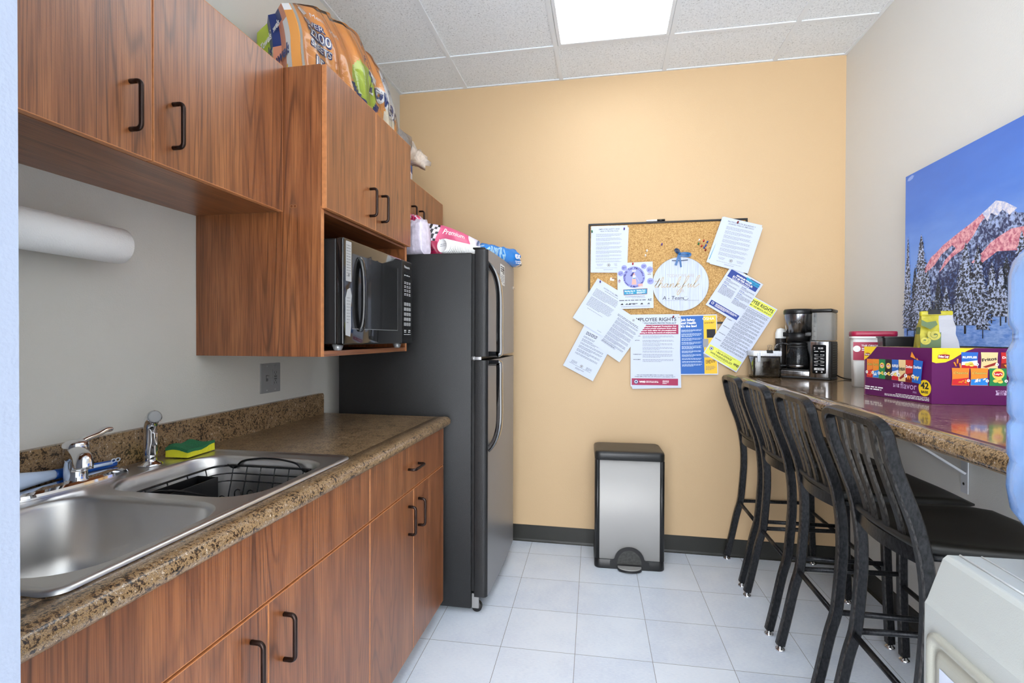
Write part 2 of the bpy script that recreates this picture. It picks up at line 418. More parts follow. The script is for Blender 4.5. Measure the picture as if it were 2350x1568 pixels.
def carcass(parent, x0, x1, y0, y1, z0, z1, shelf=None, t=.018):
    mb = MB()
    mb.box(x0, x1, y0, y0 + t, z0, z1, WOOD); mb.box(x0, x1, y1 - t, y1, z0, z1, WOOD)
    mb.box(x0, x1, y0 + t, y1 - t, z0, z0 + t, WOODH); mb.box(x0, x1, y0 + t, y1 - t, z1 - t, z1, WOODH)
    mb.box(x0, x0 + .006, y0 + t, y1 - t, z0 + t, z1 - t, WOOD)
    if shelf: mb.box(x0, x1 - .002, y0 + t, y1 - t, shelf, shelf + t, WOODH)
    return mb
# upper cabinet by the entrance
t = thing('wall_cabinet', 'cherry laminate two-door wall cabinet hung nearest, above the sink', 'cabinet', (-1.17, .93, 1.68))
mb = carcass(t, XL + .001, -1.029, .402, 1.450, 1.688, 2.137); mb.box(XL + .001, -1.031, .402, 1.450, 1.676, 1.688, WOODH); mb.build('body', t, bevel=.0006)
door(t, -1.028, -1.010, .404, .978, 1.676, 2.137, (.925, 1.725, .925, 1.828))
door(t, -1.028, -1.010, .982, 1.449, 1.676, 2.137, (1.035, 1.725, 1.035, 1.828))
# deeper cabinet holding the microwave
t = thing('microwave_cabinet', 'deep cherry laminate cabinet with an open niche for the black microwave', 'cabinet', (-1.1, 1.8, 1.213))
mb = carcass(t, XL + .001, -.880, 1.452, 2.148, 1.215, 2.134, shelf=1.672)
for (y0, y1) in ((1.452, 1.470), (2.130, 2.148)): mb.box(-.8805, -.8795, y0, y1, 1.215, 1.69, WOODE)
mb.box(-.8805, -.8795, 1.470, 2.130, 1.215, 1.233, WOODH)
mb.build('body', t, bevel=.0006)
door(t, -.879, -.862, 1.454, 1.799, 1.683, 2.132, (1.752, 1.728, 1.752, 1.828))
door(t, -.879, -.862, 1.802, 2.147, 1.683, 2.132, (1.852, 1.728, 1.852, 1.828))
mb = MB(basis((-.975, 1.4515, 1.692), (1, 0, 0), (0, 0, 1)))
for dx in (-.006, .006): mb.disc(dx, 0, .0055, .0007, mat('cap_rim', (170, 120, 80), .4)); mb.disc(dx, 0, .0045, .0009, mat('cap_wood', (112, 62, 32), .4))
mb.build('screw_cap', t)
# cabinet over the fridge
t = thing('fridge_cabinet', 'cherry laminate two-door cabinet above the black refrigerator by the tan wall', 'cabinet', (-1.17, 2.6, 1.83))
carcass(t, XL + .001, -1.029, 2.150, 3.050, 1.838, 2.112).build('body', t, bevel=.0006)
door(t, -1.028, -1.010, 2.152, 2.588, 1.836, 2.110, (2.535, 1.868, 2.535, 1.970))
door(t, -1.028, -1.010, 2.592, 3.049, 1.836, 2.110, (2.645, 1.868, 2.645, 1.970))
# base cabinets
XF = -.715
t = thing('sink_base_cabinet', 'cherry laminate base cabinet under the double sink with a long false drawer front', 'cabinet', (-1.0, .97, 0))
mb = MB(); mb.box(XL + .001, XF - .019, .49, .506, .095, .70, WOOD); mb.box(XL + .001, XF - .019, 1.438, 1.454, .095, .70, WOOD); mb.box(XL + .001, XF - .019, .506, 1.438, .095, .111, WOODH)
mb.box(XF - .037, XF - .019, .402, 1.454, .70, .874, WOOD); mb.box(XF - .037, XF - .019, .402, .49, .095, .70, WOOD)
mb.build('body', t)
mb = MB(); mb.box(XF - .075, XF - .060, .402, 1.455, 0, .095, mat('toe_kick', (92, 82, 72), .6)); mb.build('toe_kick', t)
door(t, XF - .018, XF, .404, 1.4535, .7075, .872, None, 'false_front')
door(t, XF - .018, XF, .502, .9735, .090, .7005, (.921, .545, .921, .648))
door(t, XF - .018, XF, .9765, 1.4535, .090, .7005, (1.029, .545, 1.029, .648))
t = thing('drawer_base_cabinet', 'cherry laminate base cabinet with one drawer and two doors beside the refrigerator', 'cabinet', (-1.0, 1.8, 0))
mb = MB(); mb.box(XL + .001, XF - .019, 1.456, 1.472, .095, .873, WOOD); mb.box(XL + .001, XF - .001, 2.158, 2.176, .095, .873, WOOD); mb.box(XL + .001, XF - .019, 1.472, 2.158, .095, .111, WOODH); mb.box(XF - .037, XF - .019, 1.472, 2.158, .66, .74, WOODH)
mb.build('body', t)
mb = MB(); mb.box(XF - .075, XF - .060, 1.456, 2.176, 0, .095, MATS['toe_kick']); mb.box(XF - .40, XF - .075, 2.16, 2.176, 0, .095, MATS['toe_kick']); mb.build('toe_kick', t)
door(t, XF - .018, XF, 1.4565, 2.1745, .7075, .872, (1.765, .787, 1.865, .787), 'drawer')
door(t, XF - .018, XF, 1.4565, 1.8165, .090, .7005, (1.768, .545, 1.768, .648))
door(t, XF - .018, XF, 1.8195, 2.1745, .090, .7005, (1.868, .545, 1.868, .648))
# low vinyl cove under the toe kick
# ================================================================== COUNTERTOP + SINK
t = thing('kitchen_countertop', 'brown speckled granite-look countertop with rounded front edge along the left wall', 'countertop', (-1.0, 1.3, .874))
mb = MB(); YE = 2.212; Y0 = .402; sx0, sx1, sy0, sy1 = -1.288, -.762, .590, 1.392
edge = [(sx1, .874), (-.712, .874), (-.701, .877), (-.694, .884), (-.692, .893), (-.694, .903), (-.700, .910), (-.710, .9145), (-.722, .9152), (-.735, .914), (sx1, .914)]
n = len(edge); vs = [(a, y, b_) for y in (Y0, YE) for a, b_ in edge]
mb.add(vs, [(i, n + i, n + (i + 1) % n, (i + 1) % n) for i in range(n)], GRAN, True)
mb.add(vs, [tuple(range(n)), tuple(range(n, 2 * n))[::-1]], GRAN)
mb.box(XL + .001, sx0, Y0, YE, .876, .914, GRAN); mb.box(sx0, sx1, Y0, sy0, .876, .914, GRAN); mb.box(sx0, sx1, sy1, YE, .876, .914, GRAN)
mb.build('worktop', t)
mb = MB(basis((0, 0, 0), (0, 1, 0), (0, 0, 1)))
P = [(Y0, .914), (2.190, .914), (2.190, 1.000)] + [(2.178 + .012 * math.cos(a), 1.0 + .012 * math.sin(a)) for a in (.4, .8, 1.2, 1.57)] + [(Y0, 1.012)]
mb.prism(P, XL + .001, XL + .021, GRAN); mb.build('backsplash', t, bevel=.003)
# sink
t = thing('kitchen_sink', 'brushed stainless steel double bowl sink set in the granite-look countertop', 'sink', (-1.02, .98, .914))
def sink_deck():
    bm = bmesh.new()
    def loop(poly, z): return [bm.verts.new((a, b_, z)) for a, b_ in poly]
    def ring(vl): return [bm.edges.new((vl[i], vl[(i + 1) % len(vl)])) for i in range(len(vl))]
    def bridge(a, b_):
        N = len(a)
        for i in range(N): bm.faces.new((a[i], a[(i + 1) % N], b_[(i + 1) % N], b_[i])).smooth = True
    O = (-1.303, .566, -.748, 1.408)
    outer = [loop(rr(O[0] + d, O[1] + d, O[2] - d, O[3] - d, .03 - d * .5, 6), z) for d, z in ((0, .9148), (.001, .9185), (.006, .9215), (.012, .9212), (.020, .9180))]
    for a, b_ in zip(outer[:-1], outer[1:]): bridge(a, b_)
    E = ring_existing(bm, outer[-1])
    bowls = []
    for (y0, y1) in ((.600, .958), (.988, 1.350)):
        bx = (-1.198, y0, -.778, y1); R = .095; ls = []
        for d, z in ((0, .9180), (.003, .9165), (.006, .912), (.008, .905), (.016, .80), (.024, .765), (.045, .742), (.075, .734), (.13, .731)):
            ls.append(loop(rr(bx[0] + d, bx[1] + d, bx[2] - d, bx[3] - d, max(R - d * .6, .02), 8), z))
        for a, b_ in zip(ls[1:], ls[:-1]): bridge(a, b_)
        cx, cy = (bx[0] + bx[2]) / 2, (bx[1] + bx[3]) / 2
        N = len(ls[-1]); dr = []
        for i in range(N):
            v = ls[-1][i].co; a = math.atan2(v.y - cy, v.x - cx); dr.append(bm.verts.new((cx + .045 * math.cos(a), cy + .045 * math.sin(a), .729)))
        bridge(dr, ls[-1]); dr2 = [bm.verts.new((cx + (v.co.x - cx) * .8, cy + (v.co.y - cy) * .8, .722)) for v in dr]; bridge(dr2, dr)
        bm.faces.new(dr2)
        E += ring_existing(bm, ls[0]); bowls.append((cx, cy))
    bmesh.ops.triangle_fill(bm, use_beauty=True, edges=E)
    bmesh.ops.recalc_face_normals(bm, faces=bm.faces)
    return bm
def ring_existing(bm, vl):
    out = []
    for i in range(len(vl)):
        e = bm.edges.get((vl[i], vl[(i + 1) % len(vl)])); out.append(e if e else bm.edges.new((vl[i], vl[(i + 1) % len(vl)])))
    return out

bm = sink_deck(); bm.verts.index_update()
mb = MB(); mb.add([v.co.copy() for v in bm.verts], [tuple(v.index for v in f_.verts) for f_ in bm.faces], STEELS)
for i, f_ in enumerate(bm.faces): mb.S[i] = f_.smooth
bm.free(); mb.build('basin', t)
mb = MB()
for cy in (.779, 1.169): mb = MB(); mb.lathe([(.040, .7225), (.040, .7275), (.030, .7275), (.028, .724), (.0, .724)], CHROME, 24, (-.988, cy, 0)); mb.build('drain', t)
# faucet with its deck plate
t = thing('kitchen_faucet', 'chrome single-lever faucet on a long deck plate behind the sink divider', 'faucet', (-1.25, 1.0, .9185))
mb = MB()
pl = [(.055 * 1.0 * math.copysign(abs(math.cos(a)) ** .8, math.cos(a)) * .62, .135 * math.copysign(abs(math.sin(a)) ** 1.1, math.sin(a))) for a in [2 * PI * k / 40 for k in range(40)]]
for i, (sc, z) in enumerate(((1.0, .9185), (1.0, .923), (.93, .929), (.75, .934), (.35, .937))):
    if i == 0: prev = [(-1.252 + a * sc, 1.0 + b_ * sc, z) for a, b_ in pl]; continue
    cur = [(-1.252 + a * sc, 1.0 + b_ * (sc ** .5), z) for a, b_ in pl]
    mb.add(prev + cur, [(k, (k + 1) % 40, 40 + (k + 1) % 40, 40 + k) for k in range(40)], CHROME, True); prev = cur
mb.add(prev, [tuple(range(40))], CHROME, True); mb.build('deck_plate', t)
mb = MB(); mb.lathe([(.027, .930), (.0265, .934), (.0235, .938), (.0235, .972), (.0245, .975), (.0245, .981), (.026, .985), (.0265, 1.012), (.0245, 1.022), (.016, 1.028), (0, 1.029)], CHROME, 32, (-1.25, 1.0, 0)); mb.build('body', t)
mb = MB(); sec = [(.016 * math.cos(2 * PI * k / 16), .018 * math.sin(2 * PI * k / 16)) for k in range(16)]
pts = smooth_path([(-1.245, .995, .985), (-1.225, .975, .998), (-1.185, .950, 1.010), (-1.14, .922, 1.014), (-1.115, .907, 1.008), (-1.108, .902, .990)], 4)
mb.sweep(pts, [(0, 0, 1)] * (len(pts) - 4) + [(.5, -.3, .8), (.8, -.5, .4), (.85, -.5, .2), (.85, -.5, .1)], sec, CHROME); mb.build('spout', t)
mb = MB(); sec = [(.007 * math.cos(2 * PI * k / 12), .012 * math.sin(2 * PI * k / 12)) for k in range(12)]
pts = smooth_path([(-1.25, 1.0, 1.020), (-1.252, 1.025, 1.027), (-1.254, 1.055, 1.033), (-1.256, 1.078, 1.040), (-1.256, 1.090, 1.039)], 4); mb.sweep(pts, [(0, 0, 1)] * len(pts), sec, CHROME); mb.build('lever', t)
# side sprayer
t = thing('side_sprayer', 'chrome pull-out side sprayer standing on the sink deck behind the right bowl', 'sprayer', (-1.25, 1.202, .9185))
mb = MB(); mb.lathe([(.031, .9185), (.031, .921), (.026, .925), (.017, .929), (.0155, .932), (.0155, .945), (.017, .947)], CHROME, 28, (-1.25, 1.202, 0)); mb.build('base', t)
mb = MB(); pts = smooth_path([(-1.25, 1.202, .945), (-1.25, 1.202, .975), (-1.25, 1.202, 1.005), (-1.248, 1.201, 1.030), (-1.238, 1.196, 1.047), (-1.222, 1.188, 1.056)], 5)
rd = [.0165 + .0022 * max(0, i - 14) / 11 for i in range(len(pts))]; mb.tube(pts, .0175, CHROME, 20, rads=rd); mb.build('spray_wand', t)
mb = MB(basis((-1.2215, 1.1878, 1.0562), (.42, .90, 0), Vector((.42, .90, 0)).cross(Vector((.9, -.42, .28))) * -1)); mb.lathe([(.0165, 0), (.0165, .003), (.013, .0045), (0, .0045)], mat('spray_face', (150, 150, 150), .5), 24); mb.build('spray_face', t)
mb = MB(); mb.rbox(-1.232, -1.226, 1.192, 1.204, .975, 1.010, .002, CHROME); mb.build('trigger', t)
# sponge
mb = MB(Matrix.Translation((-1.243, 1.335, .9215)) @ Matrix.Rotation(.06, 4, 'Z'))
nx, ny = 14, 20
def spz(i, j, top):
    x, y = i / nx, j / ny; wob = .006 * math.sin(y * 9) * (1 - abs(x - .3)) + .005 * math.sin(x * 4 + y * 3); return top + wob
def slab(zl, zh, mat_, sc=1.0):
    vs = []; rng = random.Random(3)
    for (kk, zf) in ((0, zl), (1, zh)):
        for i in range(nx + 1):
            for j in range(ny + 1):
                jit = .0012 * (rng.random() - .5)
                vs.append(((i / nx - .5) * .072 * sc + jit, (j / ny - .5) * .112 * sc + jit, zf(i, j)))
    N = (nx + 1) * (ny + 1); fs = []
    for i in range(nx):
        for j in range(ny):
            a = i * (ny + 1) + j; q = (a, a + ny + 1, a + ny + 2, a + 1); fs.append(tuple(N + k for k in q)); fs.append(q[::-1])
    b_ = [(i, 0) for i in range(nx)] + [(nx, j) for j in range(ny)] + [(i, ny) for i in range(nx, 0, -1)] + [(0, j) for j in range(ny, 0, -1)]
    idx = [i * (ny + 1) + j for i, j in b_]
    for k in range(len(idx)): fs.append((idx[k], idx[(k + 1) % len(idx)], N + idx[(k + 1) % len(idx)], N + idx[k]))
    mb.add(vs, fs, mat_, False)
slab(lambda i, j: 0, lambda i, j: spz(i, j, .018), mat('sponge_yellow', (232, 228, 50), .9, bump=1, bscale=500))
slab(lambda i, j: spz(i, j, .018), lambda i, j: spz(i, j, .027), mat('scourer_green', (48, 118, 78), .95, bump=1, bscale=700, noise=.25, nscale=400), 1.01)
tag(mb.build('sponge', local=False, origin=(-1.243, 1.335, .9215)), 'yellow and green scouring sponge lying on the back of the sink', 'sponge')
# dish brush behind the faucet
t = thing('dish_brush', 'blue and white dish brush lying behind the chrome faucet', 'brush', (-1.29, 1.0, .925))
mb = MB(); pts = smooth_path([(-1.292, 1.135, .938), (-1.292, 1.08, .940), (-1.291, 1.02, .945), (-1.290, .98, .948)], 4); mb.tube(pts, .010, mat('brush_blue', (28, 88, 178), .3), 14, rads=[.009 + .003 * min(1, i / 6) for i in range(len(pts))]); mb.build('grip', t)
mb = MB(); BW = mat('brush_white', (205, 222, 246), .3)
pts = smooth_path([(-1.290, .985, .948), (-1.288, .94, .950), (-1.284, .90, .953), (-1.278, .86, .955), (-1.27, .83, .955)], 4); mb.tube(pts, .012, BW, 14, rads=[.0105 + .0012 * i for i in range(len(pts))])
mb.tube([(-1.279, 1.115, .9435), (-1.279, 1.06, .946), (-1.279, 1.03, .948)], .0042, BW, 8); mb.build('shaft', t)
mb = MB()
for k in range(9): mb.tube([(-1.27 + .006 * (k % 3 - 1), .835 + .008 * (k // 3), .945), (-1.262 + .007 * (k % 3 - 1), .832 + .009 * (k // 3), .9225)], .0035, WHITEW, 5)
mb.build('bristles', t)
mb = MB()
for dy in (0, .012): mb.tube([(-1.281, 1.122 + dy + .0062 * math.cos(a), .948 + .0045 * math.sin(a)) for a in [2 * PI * k / 14 for k in range(14)]], .0012, BW, 6, closed=True)
mb.build('hang_ring', t)
# dish rack
t = thing('dish_rack', 'black wire dish drying rack sitting in the right sink bowl', 'dish rack', (-.98, 1.17, .735))
WIRE = mat('black_wire', (30, 30, 32), .25, .3)
ax0, ax1, ay0, ay1 = -1.135, -.815, 1.015, 1.330
def rloop(x0, x1, y0, y1, r_, zf):
    return [(a, b_, zf(a, b_)) for a, b_ in rr(x0, y0, x1, y1, r_, 6)]
mb = MB()
mb.tube(rloop(ax0, ax1, ay0, ay1, .05, lambda a, b_: .893), .0030, WIRE, 8, closed=True)
mb.tube(rloop(ax0 + .008, ax1 - .008, ay0 + .008, ay1 - .008, .05, lambda a, b_: .872), .0018, WIRE, 6, closed=True)
mb.tube(rloop(ax0 + .014, ax1 - .014, ay0 + .014, ay1 - .014, .05, lambda a, b_: .852), .0018, WIRE, 6, closed=True)
mb.tube(rloop(ax0 + .04, ax1 - .04, ay0 + .04, ay1 - .04, .03, lambda a, b_: .772), .0026, WIRE, 8, closed=True)
for k in range(6):
    x = ax0 + .045 + k * (ax1 - ax0 - .09) / 5
    mb.tube(smooth_path([(x, ay0 + .001, .893), (x, ay0 + .02, .82), (x, ay0 + .045, .772), (x, (ay0 + ay1) / 2, .770), (x, ay1 - .045, .772), (x, ay1 - .02, .82), (x, ay1 - .001, .893)], 3), .0017, WIRE, 6)
for k in range(4):
    y = ay0 + .06 + k * (ay1 - ay0 - .12) / 3
    mb.tube(smooth_path([(ax0 + .001, y, .893), (ax0 + .02, y, .82), (ax0 + .045, y, .772), ((ax0 + ax1) / 2, y, .770), (ax1 - .045, y, .772), (ax1 - .02, y, .82), (ax1 - .001, y, .893)], 3), .0017, WIRE, 6)
mb.build('wire_basket', t)
for sy, y in ((-1, ay0 - .006), (1, ay1 + .004)):
    mb = MB(); mb.tube(smooth_path([(ax0 + .02, y, .893), (ax0 + .045, y, .885), (ax0 + .07, y, .906), (ax0 + .12, y, .916), ((ax0 + ax1) / 2, y, .918), (ax1 - .12, y, .916), (ax1 - .07, y, .906), (ax1 - .045, y, .885), (ax1 - .02, y, .893)], 5), .0028, WIRE, 8); mb.build('carry_handle', t)
for k in range(5):
    x = -1.02 + k * .04
    for yy in (1.20, 1.26):
        mb = MB(); mb.tube([(x - .011, yy, .772), (x - .011, yy, .835)] + [(x - .011 * math.cos(a), yy, .835 + .011 * math.sin(a)) for a in (.5, 1, 1.57, 2.1, 2.6)] + [(x + .011, yy, .835), (x + .011, yy, .772)], .0017, WIRE, 6); mb.build('plate_divider', t)
mb = MB(); x0, x1, y0, y1, z0, z1, k = -1.128, -1.062, 1.04, 1.235, .778, .886, .003
mb.box(x0, x1, y0, y1, z0, z0 + k, BLKP); mb.box(x0, x0 + k, y0, y1, z0, z1, BLKP); mb.box(x1 - k, x1, y0, y1, z0, z1, BLKP); mb.box(x0, x1, y0, y0 + k, z0, z1, BLKP); mb.box(x0, x1, y1 - k, y1, z0, z1, BLKP)
mb.box(x0, x1, (y0 + y1) / 2 - .001, (y0 + y1) / 2 + .001, z0, z1 - .01, BLKP); mb.build('utensil_caddy', t, bevel=.001)
# paper towel roll on wall holder
t = thing('paper_towel_holder', 'white wall-mounted holder arms carrying the paper towel roll', 'towel holder', (-1.30, .99, 1.50))
for y in (.842, 1.130):
    mb = MB(); mb.rbox(XL + .001, XL + .010, y - .012, y + .012, 1.480, 1.550, .003, WHITEW)
    mb.box(XL + .008, -1.258, y - .003, y + .003, 1.505, 1.525, WHITEW); mb.lathe([(0, -.004), (.026, -.004), (.027, 0), (.026, .004), (0, .004)], mat('white_plastic', (238, 240, 242), .3), 28, (-1.258, y, 1.515), 'Y'); mb.build('arm', t)
mb = MB(); mb.tube([(-1.258, .842, 1.515), (-1.258, 1.13, 1.515)], .012, MATS['white_plastic'], 12); mb.build('rod', t)
mb = MB(); mb.lathe([(.020, -.137), (.044, -.137), (.0465, -.134), (.0465, .134), (.044, .137), (.020, .137), (.020, -.137)], mat('paper_towel', (240, 239, 237), .9, bump=.6, bscale=260), 40, (-1.258, .986, 1.515), 'Y')
tag(mb.build('paper_towel_roll'), 'white quilted paper towel roll hanging on the wall under the near cabinet', 'paper towels')
# outlet
t = thing('wall_outlet', 'grey switch and outlet plate on the wall above the backsplash', 'outlet', (XL, 1.825, 1.052))
PLG = mat('outlet_grey', (142, 142, 142), .4); PLD = mat('outlet_grey_dark', (96, 96, 96), .4)
mb = MB(basis((XL, 1.825, 1.112), (0, 1, 0), (0, 0, 1))); mb.prism(rr(-.059, -.059, .059, .059, .004), 0, .006, PLG)
for (a, b_) in ((-.025, .048), (.025, .048), (-.025, -.048), (.025, -.048)): mb.lathe([(.003, .006), (.003, .0072), (0, .0072)], STEEL, 10, (a, b_, 0))
mb.build('plate', t, bevel=.002)
mb = MB(basis((XL, 1.800, 1.112), (0, 1, 0), (0, 0, 1))); mb.prism([(-.005, -.012), (.005, -.012), (.005, .012), (-.005, .012)], .006, .008, PLD); mb.prism([(-.004, .000), (.004, .0), (.004, .010), (-.004, .010)], .006, .018, PLG); mb.build('toggle_switch', t)
mb = MB(basis((XL, 1.850, 1.112), (0, 1, 0), (0, 0, 1))); mb.prism(rr(-.017, -.034, .017, .034, .003), .006, .0085, PLG)
for s_ in (-1, 1):
    for dx in (-.006, .006): mb.rect(dx - .001, s_ * .021 - .004, dx + .001, s_ * .021 + .004, .0087, BLKP)
    mb.disc(0, s_ * .021 - s_ * .008, .0022, .0087, BLKP)
for dy in (-.005, .005): mb.prism([(-.007, dy - .003), (.007, dy - .003), (.007, dy + .003), (-.007, dy + .003)], .0085, .0105, PLD)
mb.build('socket', t)
# ================================================================== MICROWAVE
t = thing('microwave', 'black countertop microwave sitting in the open niche of the deep cabinet', 'microwave', (-1.0, 1.78, 1.234))
mz0, mz1, my0, my1, mxf = 1.254, 1.598, 1.487, 2.070, -.822
mb = MB(); mb.rbox(-1.20, mxf - .028, my0 + .004, my1 - .004, mz0, mz1 - .002, .006, BLKP)
mb.build('body', t)
for (x, y) in ((-.87, my0 + .05), (-.87, my1 - .05), (-1.15, my0 + .05), (-1.15, my1 - .05)): mb = MB(); mb.lathe([(.011, 1.2335), (.013, 1.236), (.02, 1.254)], mat('foot_grey', (150, 150, 150), .3, .5), 16, (x, y, 0)); mb.build('foot', t)
ps = 1.958
mb = MB(); mb.rbox(mxf - .028, mxf, my0, ps - .002, mz0 - .002, mz1, .006, BLKG, 3)
mb.M = basis((mxf, my0, mz0), (0, 1, 0), (0, 0, 1)); wW = ps - my0
mb.prism(rr(.055, .05, wW - .045, .30, .004), 0, .0006, mat('window_black', (20, 20, 20), .12, coat=.5, bump=.1, bscale=600))
for q in ((.055, .05, wW - .045, .052), (wW - .047, .05, wW - .045, .30)): mb.rect(*q, .0009, mat('trim_grey', (120, 120, 120), .3))
mb.build('door', t)
mb = MB(); hy = my0 + .108
pts = smooth_path([(mxf, hy, 1.30), (mxf + .010, hy, 1.315), (mxf + .016, hy, 1.36), (mxf + .017, hy, 1.43), (mxf + .015, hy, 1.49), (mxf + .008, hy, 1.53), (mxf, hy, 1.545)], 5)
mb.sweep(pts, [(1, 0, 0)] * len(pts), [(-.006, -.010), (.006, -.010), (.008, 0), (.006, .010), (-.006, .010)], BLKG); mb.build('door_handle', t)
mb = MB(); mb.rbox(mxf - .028, mxf, ps, my1, mz0 - .002, mz1, .006, BLKP, 3)
mb.M = basis((mxf, ps, mz0), (0, 1, 0), (0, 0, 1)); K = mat('print_white', (215, 215, 215), .5)
mb.text('Panasonic', .052, .312, .015, .0008, K, 'C', bold=.01, maxw=.075)
mb.rect(.02, .270, .09, .296, .0006, BLKG)
for i in range(3):
    mb.lines(.022 + .022 * i, .038 + .022 * i, .280, 1, .006, .004, .0009, K, 0)
for row in range(4):
    for c_ in range(3): mb.lines(.022 + c_ * .025, .040 + c_ * .025, .252 - row * .016, 2, .006, .0028, .0008, K)
for row in range(5):
    for c_ in range(3):
        a, b_ = .022 + c_ * .025, .155 - row * .021; mb.prism(rr(a, b_, a + .019, b_ + .014, .002, 2), 0, .001, mat('key_grey', (150, 150, 150), .5)); mb.text(str((row * 3 + c_ + 1) % 10), a + .0095, b_ + .003, .010, .0012, BLKP, 'C')
mb.lines(.022, .044, .050, 2, .007, .004, .0008, K, 0); mb.lines(.066, .088, .050, 2, .007, .004, .0008, K, 0); mb.rect(.02, .034, .092, .0355, .0008, K)
mb.build('control_panel', t)
mb = MB(basis((mxf, my0 + .014, mz0), (0, 1, 0), (0, 0, 1))); SK = mat('sticker_grey', (168, 168, 166), .25)
mb.prism(rr(0, .205, .036, .335, .003), .0003, .0008, SK); mb.lines(.004, .032, .32, 12, .009, .0025, .001, PLD); mb.disc(.018, .225, .005, .001, PLD)
mb.build('door_sticker', t)
mb = MB(basis((mxf, my0 + .012, mz0), (0, 1, 0), (0, 0, 1)))
mb.prism([(0, .03), (.03, .025), (.036, .06), (.034, .12), (.040, .16), (.030, .185), (.012, .178), (0, .15)], .0003, .0008, SK); mb.lines(.006, .030, .15, 9, .010, .002, .001, PLD); mb.build('door_notice', t)
# ================================================================== REFRIGERATOR
t = thing('refrigerator', 'black top-freezer refrigerator with grey door fronts against the tan wall', 'refrigerator', (-.95, 2.6, 0))
fy0, fy1 = 2.250, 2.945
mb = MB(); mb.rbox(-1.27, -.605, fy0, fy1, .022, 1.668, .006, BLKT, 2)
mb.box(-.605, -.594, fy0 + .012, fy1 - .012, .10, 1.664, BLKP); mb.build('body', t)
def fdoor(z0, z1, name):
    mb = MB(); prof = []
    N = 16; yy0, yy1 = fy0 + .003, fy1 - .002
    for k in range(9):
        a = PI / 2 * k / 8; prof.append((-.553 + .022 * math.sin(a) if k else -.553, yy0 + .022 - .022 * math.cos(a)))
    for k in range(1, N):
        s_ = k / N; prof.append((-.531 + .006 * math.sin(PI * s_), yy0 + .022 + (yy1 - yy0 - .030) * s_))
    prof += [(-.533, yy1 - .006), (-.540, yy1), (-.592, yy1), (-.592, yy0)]
    n = len(prof); vs = [(a, b_, z) for z in (z0, z1) for a, b_ in prof]
    sides = [(i, (i + 1) % n, n + (i + 1) % n, n + i) for i in range(n)]
    front = [q for q in sides if 7 <= q[0] <= 8 + N]; rest = [q for q in sides if not (7 <= q[0] <= 8 + N)]
    mb.add(vs, front, FRONTG, True); mb.add(vs, rest, BLKT, True); mb.add(vs, [tuple(range(n))[::-1], tuple(range(n, 2 * n))], BLKT)
    return mb.build(name, t, bevel=.004)
fz = fdoor(1.190, 1.683, 'freezer_door'); lz = fdoor(.078, 1.172, 'refrigerator_door')
def fhandle(zs, top, parent):
    mb = MB(); y0 = fy0 + .028
    if top: P = [(-.540, 1.622), (-.520, 1.600), (-.499, 1.560), (-.486, 1.505), (-.482, 1.44), (-.482, 1.30), (-.482, 1.207), (-.492, 1.200), (-.535, 1.200)]
    else: P = [(-.535, 1.160), (-.492, 1.160), (-.482, 1.152), (-.481, 1.05), (-.480, .93), (-.483, .87), (-.494, .82), (-.510, .785), (-.534, .755)]
    pts = smooth_path([(a, y0 + .014, b_) for a, b_ in P], 4)
    W2 = .020; T = .0125
    cx = Vector((-.54, y0, (P[0][1] + P[-1][1]) / 2))
    refs = []
    for i, p in enumerate(pts):
        a = pts[max(i - 1, 0)]; b_ = pts[min(i + 1, len(pts) - 1)]; tt = (b_ - a).normalized(); refs.append(Vector((0, 1, 0)).cross(tt) * (1 if top else 1))
    sec = [(-T, -W2), (T, -W2), (T + .002, 0), (T, W2), (-T, W2)]
    mb.sweep(pts, refs, sec, BLKG); mb.build('door_handle', parent, bevel=.002)
fhandle(None, True, fz); fhandle(None, False, lz)
mb = MB(basis((-.5246, 2.56, 1.60), (0, 1, 0), (0, 0, 1))); mb.prism([(-.055, -.052), (.055, -.052), (.055, .052), (-.055, .052)], 0, .001, mat('label_white', (225, 225, 222), .5))
mb.lines(-.045, .045, .037, 3, .011, .006, .0013, INK, .1)
for k in range(14): mb.rect(.0 + k * .0033, .005, .0015 + k * .0033, .034, .0014, INK)
mb.lines(-.045, .045, -.005, 5, .008, .003, .0013, INKG); mb.rect(.03, -.045, .042, -.035, .0013, INK); mb.build('energy_label', fz)
mb = MB(basis((-.5272, 2.905, 1.565), (0, 1, 0), (0, 0, 1))); mb.prism([(-.03, -.008), (.03, -.008), (.03, .008), (-.03, .008)], 0, .001, mat('badge_chrome', (210, 210, 210), .2, .8)); mb.text('Frigidaire', 0, -.004, .011, .0013, INK, 'C', maxw=.05); mb.build('badge', fz)
mb = MB(); HG = mat('hinge_metal', (170, 170, 172), .3, .8); mb.rbox(-.606, -.560, fy0 + .004, fy0 + .018, 1.173, 1.189, .002, HG); mb.lathe([(.008, 1.172), (.008, 1.190)], HG, 12, (-.597, fy0 + .010, 0)); mb.build('hinge', t)
mb = MB(); mb.rbox(-.602, -.545, fy0 + .003, fy0 + .03, 1.684, 1.692, .003, BLKP); mb.build('hinge_cover', t)
mb = MB(); mb.lathe([(.0, -.012), (.022, -.012), (.024, -.009), (.024, .009), (.022, .012), (0, .012)], BLKP, 24, (-.583, fy0 + .03, .0245), 'Y'); mb.rbox(-.604, -.570, fy0 + .008, fy0 + .016, .022, .09, .003, PLG); mb.build('roller', t)
mb = MB(); mb.box(-.60, -.592, fy0 + .02, fy1 - .02, .018, .10, BLKP); mb.build('kick_grille', t)
